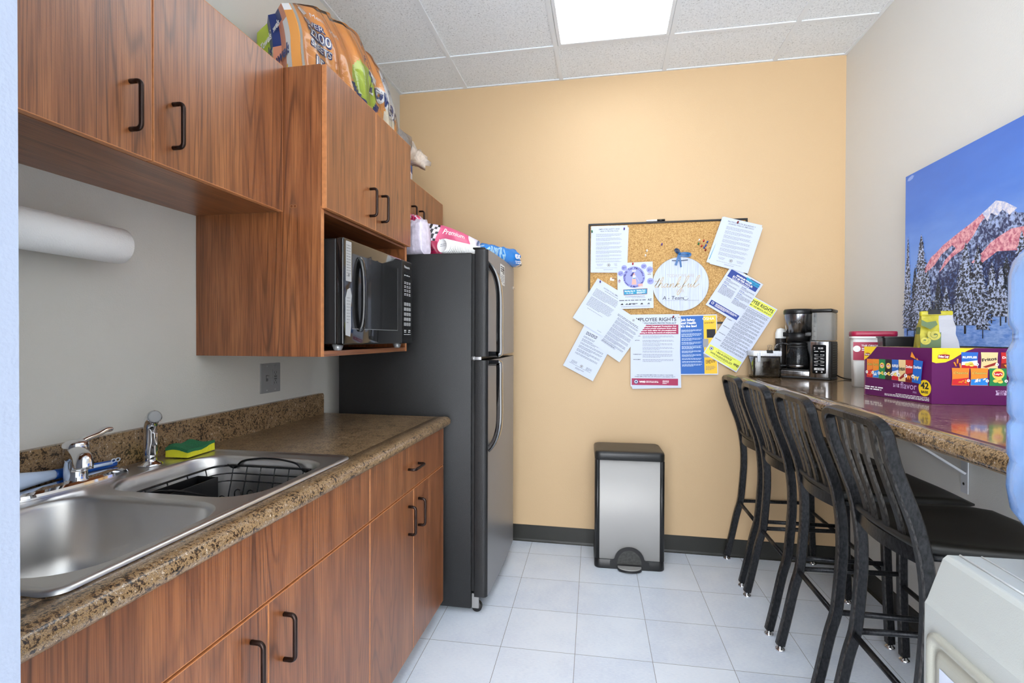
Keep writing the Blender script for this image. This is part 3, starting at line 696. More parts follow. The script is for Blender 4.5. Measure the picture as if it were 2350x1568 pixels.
# ================================================================== THINGS ON THE CABINETS
ORG = mat('pack_orange', (240, 165, 85), .4); NAVY = mat('pack_navy', (28, 52, 120), .4); CREAM = mat('pack_cream', (245, 236, 215), .4)
LIME = mat('pack_lime', (186, 208, 66), .4); PINKB = mat('pack_salmon', (226, 150, 120), .4); PW = mat('pack_white', (245, 245, 246), .4); YEL = mat('pack_yellow', (244, 196, 52), .4)
def wrap_mat():
    m = bpy.data.materials.new('clear_plastic_film'); m.use_nodes = True; nt = m.node_tree
    for n_ in list(nt.nodes): nt.nodes.remove(n_)
    out = node(nt, 'ShaderNodeOutputMaterial'); tr = node(nt, 'ShaderNodeBsdfTransparent'); gl = node(nt, 'ShaderNodeBsdfGlossy'); mx = node(nt, 'ShaderNodeMixShader')
    gl.inputs['Roughness'].default_value = .10; fr = node(nt, 'ShaderNodeFresnel'); fr.inputs[0].default_value = 1.5
    bp = node(nt, 'ShaderNodeBump'); bp.inputs['Strength'].default_value = .6; bp.inputs['Distance'].default_value = .005
    h = noise_tex(nt, position(nt, (9, 9, 16)), 1.0, 4, .55, 1.2)
    nt.links.new(h, bp.inputs['Height']); nt.links.new(bp.outputs[0], gl.inputs['Normal']); nt.links.new(bp.outputs[0], fr.inputs['Normal'])
    fac = math_(nt, 'MULTIPLY', fr.outputs[0], 1.0); nt.links.new(fac, mx.inputs[0])
    nt.links.new(tr.outputs[0], mx.inputs[1]); nt.links.new(gl.outputs[0], mx.inputs[2]); nt.links.new(mx.outputs[0], out.inputs['Surface'])
    return m
FILM = wrap_mat()
t = thing('paper_towel_pack', 'large orange plastic-wrapped pack of paper towels lying on top of the microwave cabinet', 'paper towels', (-1.13, 1.95, 2.138))
def lerp(a, b_, t_): return a + (b_ - a) * t_
def curve(tab, x):
    for (a, b_), (c, d) in zip(tab[:-1], tab[1:]):
        if x <= c: return lerp(b_, d, max(0, (x - a) / (c - a)))
    return tab[-1][1]
TOP = [(1.54, 2.40), (1.60, 2.435), (1.75, 2.49), (1.92, 2.535), (2.10, 2.525), (2.22, 2.505), (2.34, 2.46), (2.40, 2.40), (2.46, 2.35)]
def front_x(y, z):
    s_ = (y - 1.54) / .92; zt = curve(TOP, y); v = (z - 2.138) / (zt - 2.138)
    x = -.985 - .03 * abs(s_ - .5) + .008 * math.sin(y * 27) + .006 * math.sin(y * 55 + z * 20)
    x -= .06 * max(0, v - .55) ** 1.6 * 3
    if s_ > .78: x -= .10 * ((s_ - .78) / .22) ** 1.5
    return x
NY, NZ = 110, 34
def pack_shell(off, m_, name, par, colf=None):
    mb = MB(); vs = []; fs = []
    for j in range(NZ + 1):
        for i in range(NY + 1):
            y = 1.54 + .92 * i / NY; zt = curve(TOP, y); z = 2.138 + (zt - 2.138) * j / NZ; vs.append((front_x(y, z) + off, y, z))
    fr = []
    for j in range(NZ):
        for i in range(NY): a = j * (NY + 1) + i; fr.append((a, a + 1, a + NY + 2, a + NY + 1))
    if colf:
        for q in fr:
            c = [sum(vs[k][a] for k in q) / 4 for a in range(3)]; mb.add([vs[k] for k in q], [(0, 1, 2, 3)], colf(c[1], c[2]), True)
    else: mb.add(vs, fr, m_, True)
    # top, back and ends
    NB = 8; back = []
    tv = [];
    for i in range(NY + 1):
        y = 1.54 + .92 * i / NY; zt = curve(TOP, y); xf = front_x(y, zt) + off; xb = -1.31
        sy = min(1, (i) / 7.0)
        for k in range(NB + 1):
            q = k / NB; tv.append((lerp(xf, xb, q), y + (1 - 1) * q + (.18 * q * (1 - min(1, i / 36)) if i < 36 else 0), zt + .018 * math.sin(PI * q) + .006 * math.sin(q * 14 + y * 8)))
    tf = [(i * (NB + 1) + k, i * (NB + 1) + k + 1, (i + 1) * (NB + 1) + k + 1, (i + 1) * (NB + 1) + k) for i in range(NY) for k in range(NB)]
    mb.add(tv, [q[::-1] for q in tf], m_ or ORG, True)
    ev = []; 
    for j in range(NZ + 1):
        for k in range(NB + 1):
            q = k / NB; z = lerp(2.138, 2.40, j / NZ); xf = front_x(1.54, z) + off
            ev.append((lerp(xf, -1.31, q), 1.54 + .18 * q - .02 * math.sin(PI * q * 3) ** 2, z + (.018 * math.sin(PI * q)) * (j / NZ)))
    ef = [(j * (NB + 1) + k, j * (NB + 1) + k + 1, (j + 1) * (NB + 1) + k + 1, (j + 1) * (NB + 1) + k) for j in range(NZ) for k in range(NB)]
    if colf:
        for q in ef:
            c = [sum(ev[k][a] for k in q) / 4 for a in range(3)]
            s_ = (-.985 - c[0]) / .32
            mm = ORG if s_ < .22 else (PW if s_ < .30 else (NAVY if .42 < s_ < .72 and c[2] > 2.30 else (PINKB if s_ < .55 and c[2] > 2.2 else (LIME if s_ > .7 else CREAM))))
            mb.add([ev[k] for k in q], [(0, 1, 2, 3)], mm, True)
    else: mb.add(ev, ef, m_, True)
    yv = []
    for k in range(9):
        q = k / 8
        for j in range(NZ + 1):
            z = lerp(2.138, 2.35, j / NZ); yv.append((lerp(front_x(2.46, z) + off, -1.31, q), 2.46 + .0, z))
    yf = [(k * (NZ + 1) + j, k * (NZ + 1) + j + 1, (k + 1) * (NZ + 1) + j + 1, (k + 1) * (NZ + 1) + j) for k in range(8) for j in range(NZ)]
    mb.add(yv, yf, m_ or PW, True)
    return mb
def colr(y, z):
    d = math.hypot((y - 1.93) / 1.1, z - 2.33)
    if y > 2.30: return ORG if 2.34 < y < 2.40 and z < 2.36 else (YEL if y < 2.34 and z < 2.27 else PW)
    if y > 2.12 + (z - 2.2) * .2: return CREAM if z < 2.30 else PW
    if math.hypot((y - 1.97) / 1.25, z - 2.335) < .085: return LIME
    if math.hypot((y - 1.98) / 1.25, z - 2.335) < .105 and z < 2.30: return NAVY
    return ORG
pack = pack_shell(0, None, 'wrap', t, colr)
def decal(mb, txt, y, z, size, mm, bold=0, shear=0, rot=0, off=.0025, maxw=None, align='L'):
    mb.warp = lambda v: (front_x(v[0], v[1]) + v[2], v[0], v[1]); mb.text(txt, y, z, size, off, mm, align, bold=bold, shear=shear, rot=rot, maxw=maxw); mb.warp = None
PB = pack
WHT = mat('print_pure_white', (250, 250, 250), .5)
for (tx, y, z, sz) in (('OVER', 1.585, 2.362, .030), ('2200', 1.585, 2.318, .050), ('SHEETS', 1.585, 2.283, .032), ('15', 1.610, 2.215, .062)):
    decal(PB, tx, y, z, sz, NAVY, bold=.09, off=.003); decal(PB, tx, y, z, sz, WHT, bold=.0, off=.005)
decal(PB, 'MEGA', 1.700, 2.222, .028, NAVY, bold=.02); decal(PB, 'ROLLS', 1.700, 2.192, .026, NAVY, bold=.02)
PB.warp = lambda v: (front_x(v[0], v[1]) + v[2], v[0], v[1])
PB.flat([(1.582, 2.412), (1.600, 2.428), (1.618, 2.412), (1.600, 2.396)], .003, WHT); PB.warp = None
decal(PB, "Member's Mark", 1.628, 2.405, .024, WHT)
decal(PB, 'Super Premium', 2.10, 2.455, .030, NAVY, shear=.2, rot=-.1)
decal(PB, 'Paper', 1.97, 2.43, .04, NAVY, off=.005)
decal(PB, 'Towels', 1.99, 2.325, .115, WHT, bold=.08, off=.003, shear=.2, rot=-.06); decal(PB, 'Towels', 1.99, 2.325, .115, NAVY, off=.005, shear=.2, bold=.025, rot=-.06)
decal(PB, 'Strong & Absorbent', 1.86, 2.215, .030, NAVY, bold=.015)
PB.warp = lambda v: (lerp(front_x(1.54, v[1]), -1.31, 1 - v[0] / .36), 1.54 + .18 * (1 - v[0] / .36) - .002 - v[2], v[1])
for (u_, z_, sz, mm) in ((.02, 2.27, .050, NAVY), (.15, 2.23, .055, NAVY), (.05, 2.20, .040, NAVY), (.07, 2.33, .036, WHT), (.17, 2.35, .03, WHT)): PB.text('Towels', u_, z_, sz, .012, mm, bold=.03, shear=.2, rot=.12)
for (u_, z_, r_) in ((.17, 2.25, .022), (.29, 2.19, .03)): PB.disc(u_, z_, r_, .009, YEL, 20); PB.disc(u_, z_, r_ * .6, .0105, WHT, 20)
PB.warp = None
pw = pack.build('printed_wrap', t)
rng = random.Random(5)
fm = pack_shell(.012, FILM, 'film', t); fm.build('clear_film', t)
# gathered tail of the film
mb = MB(); ring = []; K2 = 14
stn = [(2.44, -1.07, 2.25, .10, .10), (2.50, -1.06, 2.245, .075, .085), (2.56, -1.05, 2.25, .05, .07), (2.62, -1.03, 2.26, .035, .05), (2.66, -1.02, 2.27, .03, .04), (2.70, -1.01, 2.255, .04, .035)]
vs = []
for i, (y, x, z, rx, rz) in enumerate(stn):
    for k in range(K2):
        a = 2 * PI * k / K2; w_ = 1 + .28 * math.sin(k * 2.3 + i * 1.7) * (1 if i else .3); vs.append((x + rx * w_ * math.cos(a), y + .01 * math.sin(k * 3), max(2.15 if i == 0 else 2.214, z + rz * w_ * math.sin(a))))
fs = [(i * K2 + k, i * K2 + (k + 1) % K2, (i + 1) * K2 + (k + 1) % K2, (i + 1) * K2 + k) for i in range(len(stn) - 1) for k in range(K2)]
FILMW = mat('milky_film', (232, 226, 222), .15, trans=.35, noise=.18, nscale=40, bump=.6, bscale=60)
mb.add(vs, fs + [tuple(range((len(stn) - 1) * K2, len(stn) * K2))], FILMW, True); mb.build('gathered_film', t)
# small carton on the fridge cabinet
mb = MB(Matrix.Translation((-1.085, 2.565, 2.1135)) @ Matrix.Rotation(math.radians(8), 4, 'Z'))
mb.box(-.05, .05, -.05, .05, 0, .095, PW); mb.prism([(-.05, .0), (.05, 0), (.05, 0.1), (-.05, .1)], 0, 0, PW) if 0 else None
M0 = mb.M.copy(); mb.M = M0 @ basis((.0503, -.05, 0), (0, 1, 0), (0, 0, 1))
mb.flat([(0, .095), (0, .070), (.10, .050), (.10, .075)], .0004, NAVY); mb.flat([(0, .095), (.10, .075), (.10, .095)], .0004, mat('carton_blue', (60, 110, 190), .5)); mb.disc(.022, .035, .018, .0004, INKG, sx=.9, sy=1.3); mb.disc(.022, .035, .013, .0006, PLG, sx=.9, sy=1.3)
mb.lines(.03, .06, .072, 1, .01, .007, .0007, WHT); mb.lines(.045, .095, .04, 4, .009, .003, .0006, INKG)
mb.M = M0 @ basis((-.05, -.0503, 0), (1, 0, 0), (0, 0, 1)); mb.rect(0, .065, .1, .095, .0004, NAVY); mb.lines(.01, .09, .05, 5, .009, .003, .0006, INKG)
tag(mb.build('small_carton', origin=(-1.085, 2.565, 2.1135)), 'small white carton with a dark blue band on the cabinet over the fridge', 'box')
# ---- things on top of the refrigerator (top at z = 1.668)
ZT = 1.6685
def pillow(P0, P1, w, h, m_fn, rng, seg=26, tail=True, lift=0):
    """soft bag lying between P0 and P1; m_fn(s, a) gives the material"""
    mb = MB(); P0 = Vector(P0); P1 = Vector(P1); d = (P1 - P0); L = d.length; d.normalize(); sd = Vector((0, 0, 1)).cross(d)
    K = 20; vs = []
    for i in range(seg + 1):
        s_ = i / seg; e = min(s_, 1 - s_); pinch = min(1, e / .14) ** .5 if tail else min(1, e / .05) ** .5
        hh = h * (.25 + .75 * pinch) / 2; ww = w * (.75 + .25 * pinch) / 2
        for k in range(K):
            a = 2 * PI * k / K; ca, sa = math.cos(a), math.sin(a)
            wr = 1 + .07 * math.sin(k * 2.1 + i * .9) + .05 * math.sin(i * 2.7 + k * .7) + .04 * rng.uniform(-1, 1)
            x = ww * math.copysign(abs(ca) ** .7, ca) * wr; z = hh + hh * math.copysign(abs(sa) ** .7, sa) * (wr if sa > 0 else 1)
            vs.append(P0 + d * (L * s_) + sd * x + Vector((0, 0, z)))
    for i in range(seg):
        for k in range(K):
            q = [vs[i * K + k], vs[i * K + (k + 1) % K], vs[(i + 1) * K + (k + 1) % K], vs[(i + 1) * K + k]]
            mb.add(q, [(0, 1, 2, 3)], m_fn((i + .5) / seg, (k + .5) / K), True)
    mb.add([vs[k] for k in range(K)], [tuple(range(K))[::-1]], m_fn(0, .25)); mb.add([vs[seg * K + k] for k in range(K)], [tuple(range(K))], m_fn(1, .25))
    return mb, P0, d, sd
def weld(o, dist=.0004):
    bm = bmesh.new(); bm.from_mesh(o.data); bmesh.ops.remove_doubles(bm, verts=bm.verts[:], dist=dist); bm.to_mesh(o.data); bm.free(); return o
PK = mat('bag_pink', (214, 92, 130), .3); PKD = mat('bag_magenta', (170, 28, 74), .3); PKW = mat('bag_white', (216, 208, 224), .3, bump=1, bscale=60, noise=.14, nscale=50); BLK2 = mat('bag_black', (32, 28, 30), .3)
rng = random.Random(11)
mb, P0, d, sd = pillow((-.838, 2.290, ZT), (-1.005, 2.335, ZT), .09, .170, lambda s_, a: PKW, rng, tail=False)
wb = weld(mb.build('cup_bag', origin=(-1.0, 2.33, ZT)))
rng = random.Random(8)
mb, P0, d, sd = pillow((-.868, 2.310, ZT + .150), (-1.00, 2.345, ZT + .185), .06, .040, lambda s_, a: (PKD if math.sin(s_ * 50 + a * 20) > .2 else (PK if math.sin(s_ * 31 + a * 9) > -.2 else PKW)), rng, seg=16)
weld(mb.build('tied_top', wb))
tag(wb, 'clear bag of white foam cups standing on the fridge nearest the microwave cabinet', 'cup bag')
t = thing('napkin_bag', 'pink printed plastic bag of tableware leaning on top of the refrigerator', 'bag', (-.80, 2.45, ZT))
mb = MB(); NX2, NZ2 = 24, 14
def pk(u_, v_):   # front sheet of the pink bag: u along, v up
    x = -.895 + .255 * u_ + .008 * math.sin(v_ * 7 + u_ * 5); y = 2.405 + .10 * u_ - .025 * math.sin(PI * v_) + .02 * v_ + .007 * math.sin(u_ * 15 + v_ * 4)
    z = ZT + .002 + v_ * curve([(0, .180), (.3, .175), (.7, .145), (1, .105)], u_); return (x, y, z)
def pcol(u_, v_):
    if u_ < .10: return PKW
    if .10 <= u_ < .24 and v_ > .48: return BLK2 if (math.sin(u_ * 90 + v_ * 25) > -.1) else PKW
    if u_ < .30 and v_ < .5: return PKD
    if u_ > .82: return PKW
    return PK
for i in range(NX2):
    for j in range(NZ2):
        q = [pk(i / NX2, j / NZ2), pk((i + 1) / NX2, j / NZ2), pk((i + 1) / NX2, (j + 1) / NZ2), pk(i / NX2, (j + 1) / NZ2)]; cm = pcol((i + .5) / NX2, (j + .5) / NZ2)
        mb.add(q, [(0, 1, 2, 3)], cm, True); mb.add([(a, b_ + .09 - .05 * abs(2 * ((j + k2) / NZ2) - 1) ** 2, c) for (a, b_, c), k2 in zip(q, (0, 0, 1, 1))], [(3, 2, 1, 0)], PK, True)
for i in range(NX2):
    for vv in (0, 1):
        a, b_ = pk(i / NX2, vv), pk((i + 1) / NX2, vv); mb.add([a, b_, (b_[0], b_[1] + .04, b_[2]), (a[0], a[1] + .04, a[2])], [(0, 1, 2, 3) if vv else (3, 2, 1, 0)], PK, True)
for j in range(NZ2):
    for uu in (0, 1):
        e = [pk(uu, j / NZ2), pk(uu, (j + 1) / NZ2)]; dd = [.09 - .05 * abs(2 * (j + k2) / NZ2 - 1) ** 2 for k2 in (0, 1)]
        mb.add([e[0], e[1], (e[1][0], e[1][1] + dd[1], e[1][2]), (e[0][0], e[0][1] + dd[0], e[0][2])], [(0, 1, 2, 3)], PKW, True)
mb.warp = lambda v: tuple(a + b_ for a, b_ in zip(pk(v[0] / .255, v[1] / .15), (0, -v[2], 0)))
mb.text('Premium', .082, .112, .036, .004, WHT, shear=.3, maxw=.105, bold=.005); mb.text('Napkins', .080, .060, .036, .004, WHT, bold=.01, maxw=.10); mb.text('D-', .036, .034, .02, .004, BLK2, bold=.01)
mb.warp = None
weld(mb.build('printed_bag', t))
CUP = mat('foam_cup_white', (240, 240, 240), .5)
mb = MB()
n_ = 22; prof = [(0, .006), (.028, .006), (.0295, 0), (.031, 0), (.033, .008)]
z = .008
for k in range(n_): prof += [(.034, z + .010), (.0355, z + .0105), (.0355, z + .0125), (.0340, z + .013)]; z += .0115
prof += [(.036, z), (0, z)]
M = basis((-.745, 2.285, ZT + .0365), (0, 0, 1), Vector((.62, .78, 0)).normalized().cross(Vector((0, 0, 1))) * 1)
# axis of the stack points away from the camera, over the fridge
mb.M = Matrix.Translation((-.752, 2.300, ZT + .0365)) @ Matrix.Rotation(math.radians(-62), 4, 'Z') @ Matrix.Rotation(math.radians(90), 4, 'X') @ Matrix.Rotation(math.radians(180), 4, 'X')
mb.M = Matrix.Translation((-.752, 2.262, ZT + .0375)) @ Vector((.42, .91, 0)).to_track_quat('Z', 'Y').to_matrix().to_4x4()
mb.lathe(prof, CUP, 28); mb.lines(-.02, .02, .006, 2, .008, .0025, .0055, INKL)
tag(mb.build('foam_cup_stack', origin=(-.70, 2.38, ZT)), 'long sleeve of stacked white foam cups lying on the front corner of the fridge top', 'cups')
BL1 = mat('bag_blue', (40, 130, 214), .25); BL2 = mat('bag_light_blue', (150, 196, 232), .25, noise=.3, nscale=60); SIL = mat('foil_silver', (190, 194, 200), .25, .6, noise=.3, nscale=60)
rng = random.Random(21)
mb, P0, d, sd = pillow((-.668, 2.56, ZT + .005), (-.525, 2.905, ZT + .017), .13, .098, lambda s_, a: (SIL if s_ > .93 else (BL1 if s_ > .5 or (a > .30 and a < .42) else (BL2 if (math.sin(s_ * 60 + a * 9) > -.3) else BL1))), rng)
MX = basis((0, 0, 0), d, (0, 0, 1)); fr = Vector((d.y, -d.x, 0))
mb.M = basis(P0 + fr * .074 + Vector((0, 0, .03)), d, Vector((0, 0, 1)) - fr * .25)
mb.text('ex', .27, .008, .055, .004, WHT, bold=.02, shear=.2); mb.lines(.26, .33, -.012, 2, .010, .004, .004, WHT)
weld(tag(mb.build('blue_bag', origin=(-.59, 2.70, ZT)), 'bright blue plastic bag lying on the fridge top by the tan wall', 'bag'))
# ================================================================== CORKBOARD WALL
def cork_mat():
    m = bpy.data.materials.new('cork'); m.use_nodes = True; nt = m.node_tree; b = nt.nodes['Principled BSDF']; P = position(nt)
    v = math_(nt, 'ADD', math_(nt, 'MULTIPLY', noise_tex(nt, P, 330, 3, .7), .7), math_(nt, 'MULTIPLY', noise_tex(nt, P, 120, 2), .3))
    nt.links.new(ramp(nt, v, [(.35, lin((128, 88, 40))), (.48, lin((186, 144, 86))), (.62, lin((220, 182, 122)))]), b.inputs['Base Color']); b.inputs['Roughness'].default_value = .9
    set_bump(nt, b, v, .4, .001); return m
CORK = cork_mat()
bx0, bx1, bz0, bz1 = -.104, .805, 1.362, 1.972
t = thing('corkboard', 'cork notice board with thin black frame hung on the tan wall', 'notice board', (.35, YB, 1.362))
mb = MB(); mb.box(bx0 + .008, bx1 - .008, YB - .008, YB - .001, bz0 + .008, bz1 - .008, CORK); mb.build('cork_panel', t)
mb = MB(); FR = mat('frame_black', (34, 33, 34), .35, .4)
for q in ((bx0, bx1, bz1 - .011, bz1), (bx0, bx1, bz0, bz0 + .011), (bx0, bx0 + .011, bz0 + .011, bz1 - .011), (bx1 - .011, bx1, bz0 + .011, bz1 - .011)): mb.box(q[0], q[1], YB - .016, YB - .001, q[2], q[3], FR)
mb.build('frame', t, bevel=.002)
mb = MB(); mb.tube([(.238, YB - .009, 1.9785), (.30, YB - .009, 1.979)], .0055, WHITEW, 12); mb.tube([(.30, YB - .009, 1.979), (.345, YB - .009, 1.9795)], .0062, BLKP, 12)
tag(mb.build('marker', origin=(.29, YB - .009, 1.972)), 'white dry-erase marker with black cap lying on top of the board frame', 'marker')
LAY = YB - .0172
def paper(name, label, cat, x, z, w, h, ang, layer, draw, m_=None, sheets=0, curl=0, group=None, thick=.0005):
    y = LAY - .0022 * layer; mb = MB(on_back(x, z, ang, y))
    cu = (lambda v: (v[0], v[1], v[2] + curl * max(0, -v[1] / h) ** 2 * 1.0)) if curl else None
    mb.warp = cu
    nn = 8; vs = []
    for k in range(nn + 1):
        vv = -h / 2 + h * k / nn; vs += [(-w / 2, vv, 0), (w / 2, vv, 0), (-w / 2, vv, thick), (w / 2, vv, thick)]
    fs = []
    for k in range(nn):
        a = 4 * k; fs += [(a + 2, a + 3, a + 7, a + 6), (a, a + 4, a + 5, a + 1), (a, a + 2, a + 6, a + 4), (a + 1, a + 5, a + 7, a + 3)]
    fs += [(0, 1, 3, 2), (4 * nn, 4 * nn + 2, 4 * nn + 3, 4 * nn + 1)]
    mb.add(vs, fs, m_ or WHITE)
    for q in range(sheets):
        aa = math.radians((-1.2, .9, 1.6)[q % 3]); ca, sa = math.cos(aa), math.sin(aa); ww = -.0004 * (q + 1)
        P = [(-w / 2, -h / 2 - .004 * (q + 1)), (w / 2, -h / 2 - .003 * (q + 1)), (w / 2, h / 2 - .01), (-w / 2, h / 2 - .01)]
        mb.prism([(a * ca - b_ * sa + .004, a * sa + b_ * ca) for a, b_ in P], ww - .0003, ww, WHITE)
    mb.w = thick
    draw(mb, w, h, thick + .0004)
    mb.warp = None
    return tag(mb.build(name, origin=(x, y, z)), label, cat, group)
def seal(mb, u_, v_, r_, w_, m1, m2=WHT):
    mb.disc(u_, v_, r_, w_, m1); mb.disc(u_, v_, r_ * .72, w_ + .0003, m2); mb.disc(u_, v_, r_ * .5, w_ + .0006, m1)
def letter(t1, t2, sec=9, dark=INKL, sealpos=True, off=0):
    def d_(mb, w, h, q):
        v = h / 2 - .024
        mb.text(t1, off, v, .0115, q, INKG, 'C', maxw=w * .72, bold=.01)
        if t2: mb.text(t2, off, v - .012, .0105, q, INKG, 'C', maxw=w * .66, bold=.01)
        v -= .026; bot = -h / 2 + .055
        while v > bot:
            n = random.choice((2, 3, 4)); n = min(n, max(1, int((v - bot) / .0052)))
            mb.lines(-w * .36, w * .36, v, n, .0050, .0019, q, dark); v -= n * .0050 + .0055
        if sealpos:
            seal(mb, 0, -h / 2 + .042, .0095, q, INKG)
            for s_ in (-1, 1):
                for k in range(3): mb.lines(s_ * w * .24 - .022 + k * .003, s_ * w * .24 + .020 - k * .003, -h / 2 + .048 - k * .005, 1, .005, .0018, q, dark)
        mb.lines(-w * .36, w * .36, -h / 2 + .024, 1, .005, .0018, q, dark); mb.lines(-w * .14, w * .12, -h / 2 + .015, 2, .004, .0016, q, dark)
    return d_
paper('notice_sheet', 'white employee safety notice pinned straight in the top left corner of the corkboard', 'paper', .019, 1.815, .216, .279, -.5, 1, letter('EMPLOYEE SAFETY AND', 'HEALTH PROTECTION'), sheets=1)
def notice(mb, w, h, q):
    mb.text('NOTICE TO ALL EMPLOYEES', .02, h / 2 - .034, .0105, q, INKG, 'C', bold=.015, maxw=.13); mb.lines(-.03, .07, h / 2 - .044, 1, .005, .0022, q, INKG)
    mb.lines(-w * .38, w * .38, h / 2 - .058, 8, .0062, .0022, q, INKG, .04); mb.lines(-w * .38, w * .38, h / 2 - .114, 10, .0062, .0022, q, INKG, .05)
    mb.lines(-w * .3, w * .25, h / 2 - .185, 1, .005, .002, q, INKG); mb.lines(w * .28, w * .42, -h / 2 + .012, 1, .005, .002, q, INKG)
paper('notice_sheet', 'tilted white notice to all employees, left of the walk flyer', 'paper', -.031, 1.463, .214, .280, -32.3, 4, notice, sheets=1)
def doc2(mb, w, h, q):
    seal(mb, 0.02, h / 2 - .018, .007, q, INKG); mb.lines(-w * .40, w * .40, h / 2 - .038, 2, .007, .0032, q, INKG, .2)
    v = h / 2 - .056
    for n in (3, 4, 4, 5, 4, 4, 3): mb.lines(-w * .34, w * .42, v, n, .0056, .0024, q, INKG, .04); v -= n * .0056 + .003
    mb.lines(-w * .36, w * .2, -h / 2 + .050, 2, .005, .002, q, INKG)
paper('notice_sheet', 'tilted small-print sheet tucked under the notice and overlapping the red employee rights poster', 'paper', .082, 1.297, .192, .272, -34.5, 3, doc2)
def doc3(mb, w, h, q):
    mb.lines(-w * .34, w * .3, h / 2 - .03, 3, .007, .0034, q, INK, .2); v = h / 2 - .060
    for n in (2, 3, 2, 3, 3, 2): mb.lines(-w * .36, w * .4, v, n, .0062, .0025, q, INKG, .05); v -= n * .0062 + .006
    seal(mb, 0, -h / 2 + .048, .009, q, INKG)
    for s_ in (-1, 1): mb.lines(s_ * .05 - .02, s_ * .05 + .02, -h / 2 + .056, 4, .005, .002, q, INKG)
    mb.lines(-w * .38, w * .38, -h / 2 + .036, 1, .005, .002, q, INKG); mb.lines(-.03, .03, -h / 2 + .026, 3, .004, .0017, q, INKG)
paper('notice_sheet', 'lowest tilted white sheet hanging down the tan wall at bottom left of the board', 'paper', -.100, 1.184, .205, .279, -27.5, 2, doc3)
# walk flyer
PER = mat('flyer_periwinkle', (150, 156, 226), .6); TEAL = mat('flyer_teal', (44, 150, 190), .6); INDG = mat('flyer_indigo', (58, 52, 116), .6); RUST = mat('flyer_rust', (130, 60, 60), .6); SKIN = mat('flyer_peach', (226, 170, 156), .6)
def flyer(mb, w, h, q):
    cx, cy = -.006, .050; mb.disc(cx, cy, .064, q, PER, 40)
    def arc(s, R, a0, a1, size, m_):
        n = len(s)
        for k, ch in enumerate(s):
            if ch == ' ': continue
            a = math.radians(a0 + (a1 - a0) * k / (n - 1)); top = a1 < a0
            u_, v_ = cx + R * math.cos(a), cy + R * math.sin(a); mb.text(ch, u_, v_, size, q + .0004, m_, 'C', bold=.03, rot=a - PI / 2 if top else a + PI / 2)
    arc('Walk for Wellness', .049, 172, 8, .018, INDG); arc('Personal & Mental Health', .061, 188, 352, .0145, INDG)
    mb.text('2025', cx, cy + .033, .012, q + .0006, WHT, 'C', bold=.03)
    mb.disc(cx - .002, cy + .018, .008, q + .0008, SKIN); mb.flat([(cx - .022, cy + .008), (cx - .008, cy + .028), (cx + .002, cy + .028), (cx - .004, cy + .016), (cx - .010, cy + .004)], q + .001, INDG)
    mb.flat([(cx - .008, cy + .010), (cx + .010, cy + .010), (cx + .008, cy - .006), (cx - .008, cy - .006)], q + .001, WHT); mb.rect(cx - .007, cy - .010, cx + .008, cy - .004, q + .0012, TEAL)
    mb.flat([(cx - .010, cy - .008), (cx + .010, cy - .008), (cx + .014, cy - .045), (cx - .014, cy - .045)], q + .001, SKIN)
    mb.flat([(cx + .022, cy - .042), (cx + .048, cy - .040), (cx + .050, cy - .052), (cx + .024, cy - .054)], q + .001, SKIN)
    for k in range(4): mb.rect(cx + .025 + k * .007, cy - .062, cx + .028 + k * .007, cy - .052, q + .001, SKIN)
    mb.tube([(cx + .012, cy + .004, q + .001), (cx + .030, cy - .03, q + .001)], .0006, WHT, 5)
    for (a, b_) in ((-.062, .108), (.052, .112), (-.083, .075), (.086, .090), (.088, .022)):
        mb.disc(a, b_, .0165 if a < .08 else .019, q + .0012, PER); mb.lines(a - .011, a + .011, b_ + .003, 3, .005, .0022, q + .0015, INDG)
    for (bx_, by_, s_) in ((.083, .056, 1), (-.086, .028, -1)):
        for k in range(4):
            a = math.radians((35 + k * 32) if s_ > 0 else (215 - k * 32)); mb.flat([(bx_ + .003 * math.cos(a + .6) * s_, by_ + .003 * math.sin(a)), (bx_ + .016 * math.cos(a), by_ + .016 * math.sin(a)), (bx_ + .010 * math.cos(a + .35), by_ + .010 * math.sin(a + .35))], q + .001, RUST)
    mb.flat([(-.070, -.022), (.070, -.020), (.068, -.054), (-.068, -.056)], q, RUST); mb.flat([(-.067, -.024), (.067, -.023), (.066, -.051), (-.066, -.053)], q + .0004, TEAL)
    mb.text('Saturday, May 10', -.032, -.036, .0105, q + .0008, WHT, 'C', bold=.02, maxw=.06); mb.text('9 - 11 am', -.032, -.048, .010, q + .0008, WHT, 'C', bold=.02)
    mb.text('Buffalo Park', .034, -.034, .0105, q + .0008, WHT, 'C', bold=.02, maxw=.055); mb.lines(.008, .058, -.041, 3, .004, .002, q + .0008, WHT)
    mb.lines(-.06, .06, -.064, 2, .005, .0018, q, INKG); mb.lines(-.02, .06, -.075, 1, .005, .0018, q, INKG)
    mb.text('AZ', .082, -.093, .017, q, INK, 'C', bold=.02); mb.lines(-.095, .06, -.090, 1, .007, .005, q, INKG, .02)
    for k, a in enumerate((-.08, -.052, -.035, -.01, .035, .075)): mb.flat([(a - .009, -.114), (a + .009, -.114), (a + .003, -.104), (a - .002, -.107)], q, INK if k % 2 == 0 else INKG)
    mb.lines(-.03, .015, -.110, 1, .006, .004, q, INKG); mb.lines(-.085, .09, -.124, 2, .004, .0016, q, INKL)
paper('event_flyer', 'wellness walk flyer with a periwinkle circle and teal banner on the corkboard', 'flyer', .174, 1.591, .207, .276, 1.5, 5, flyer)
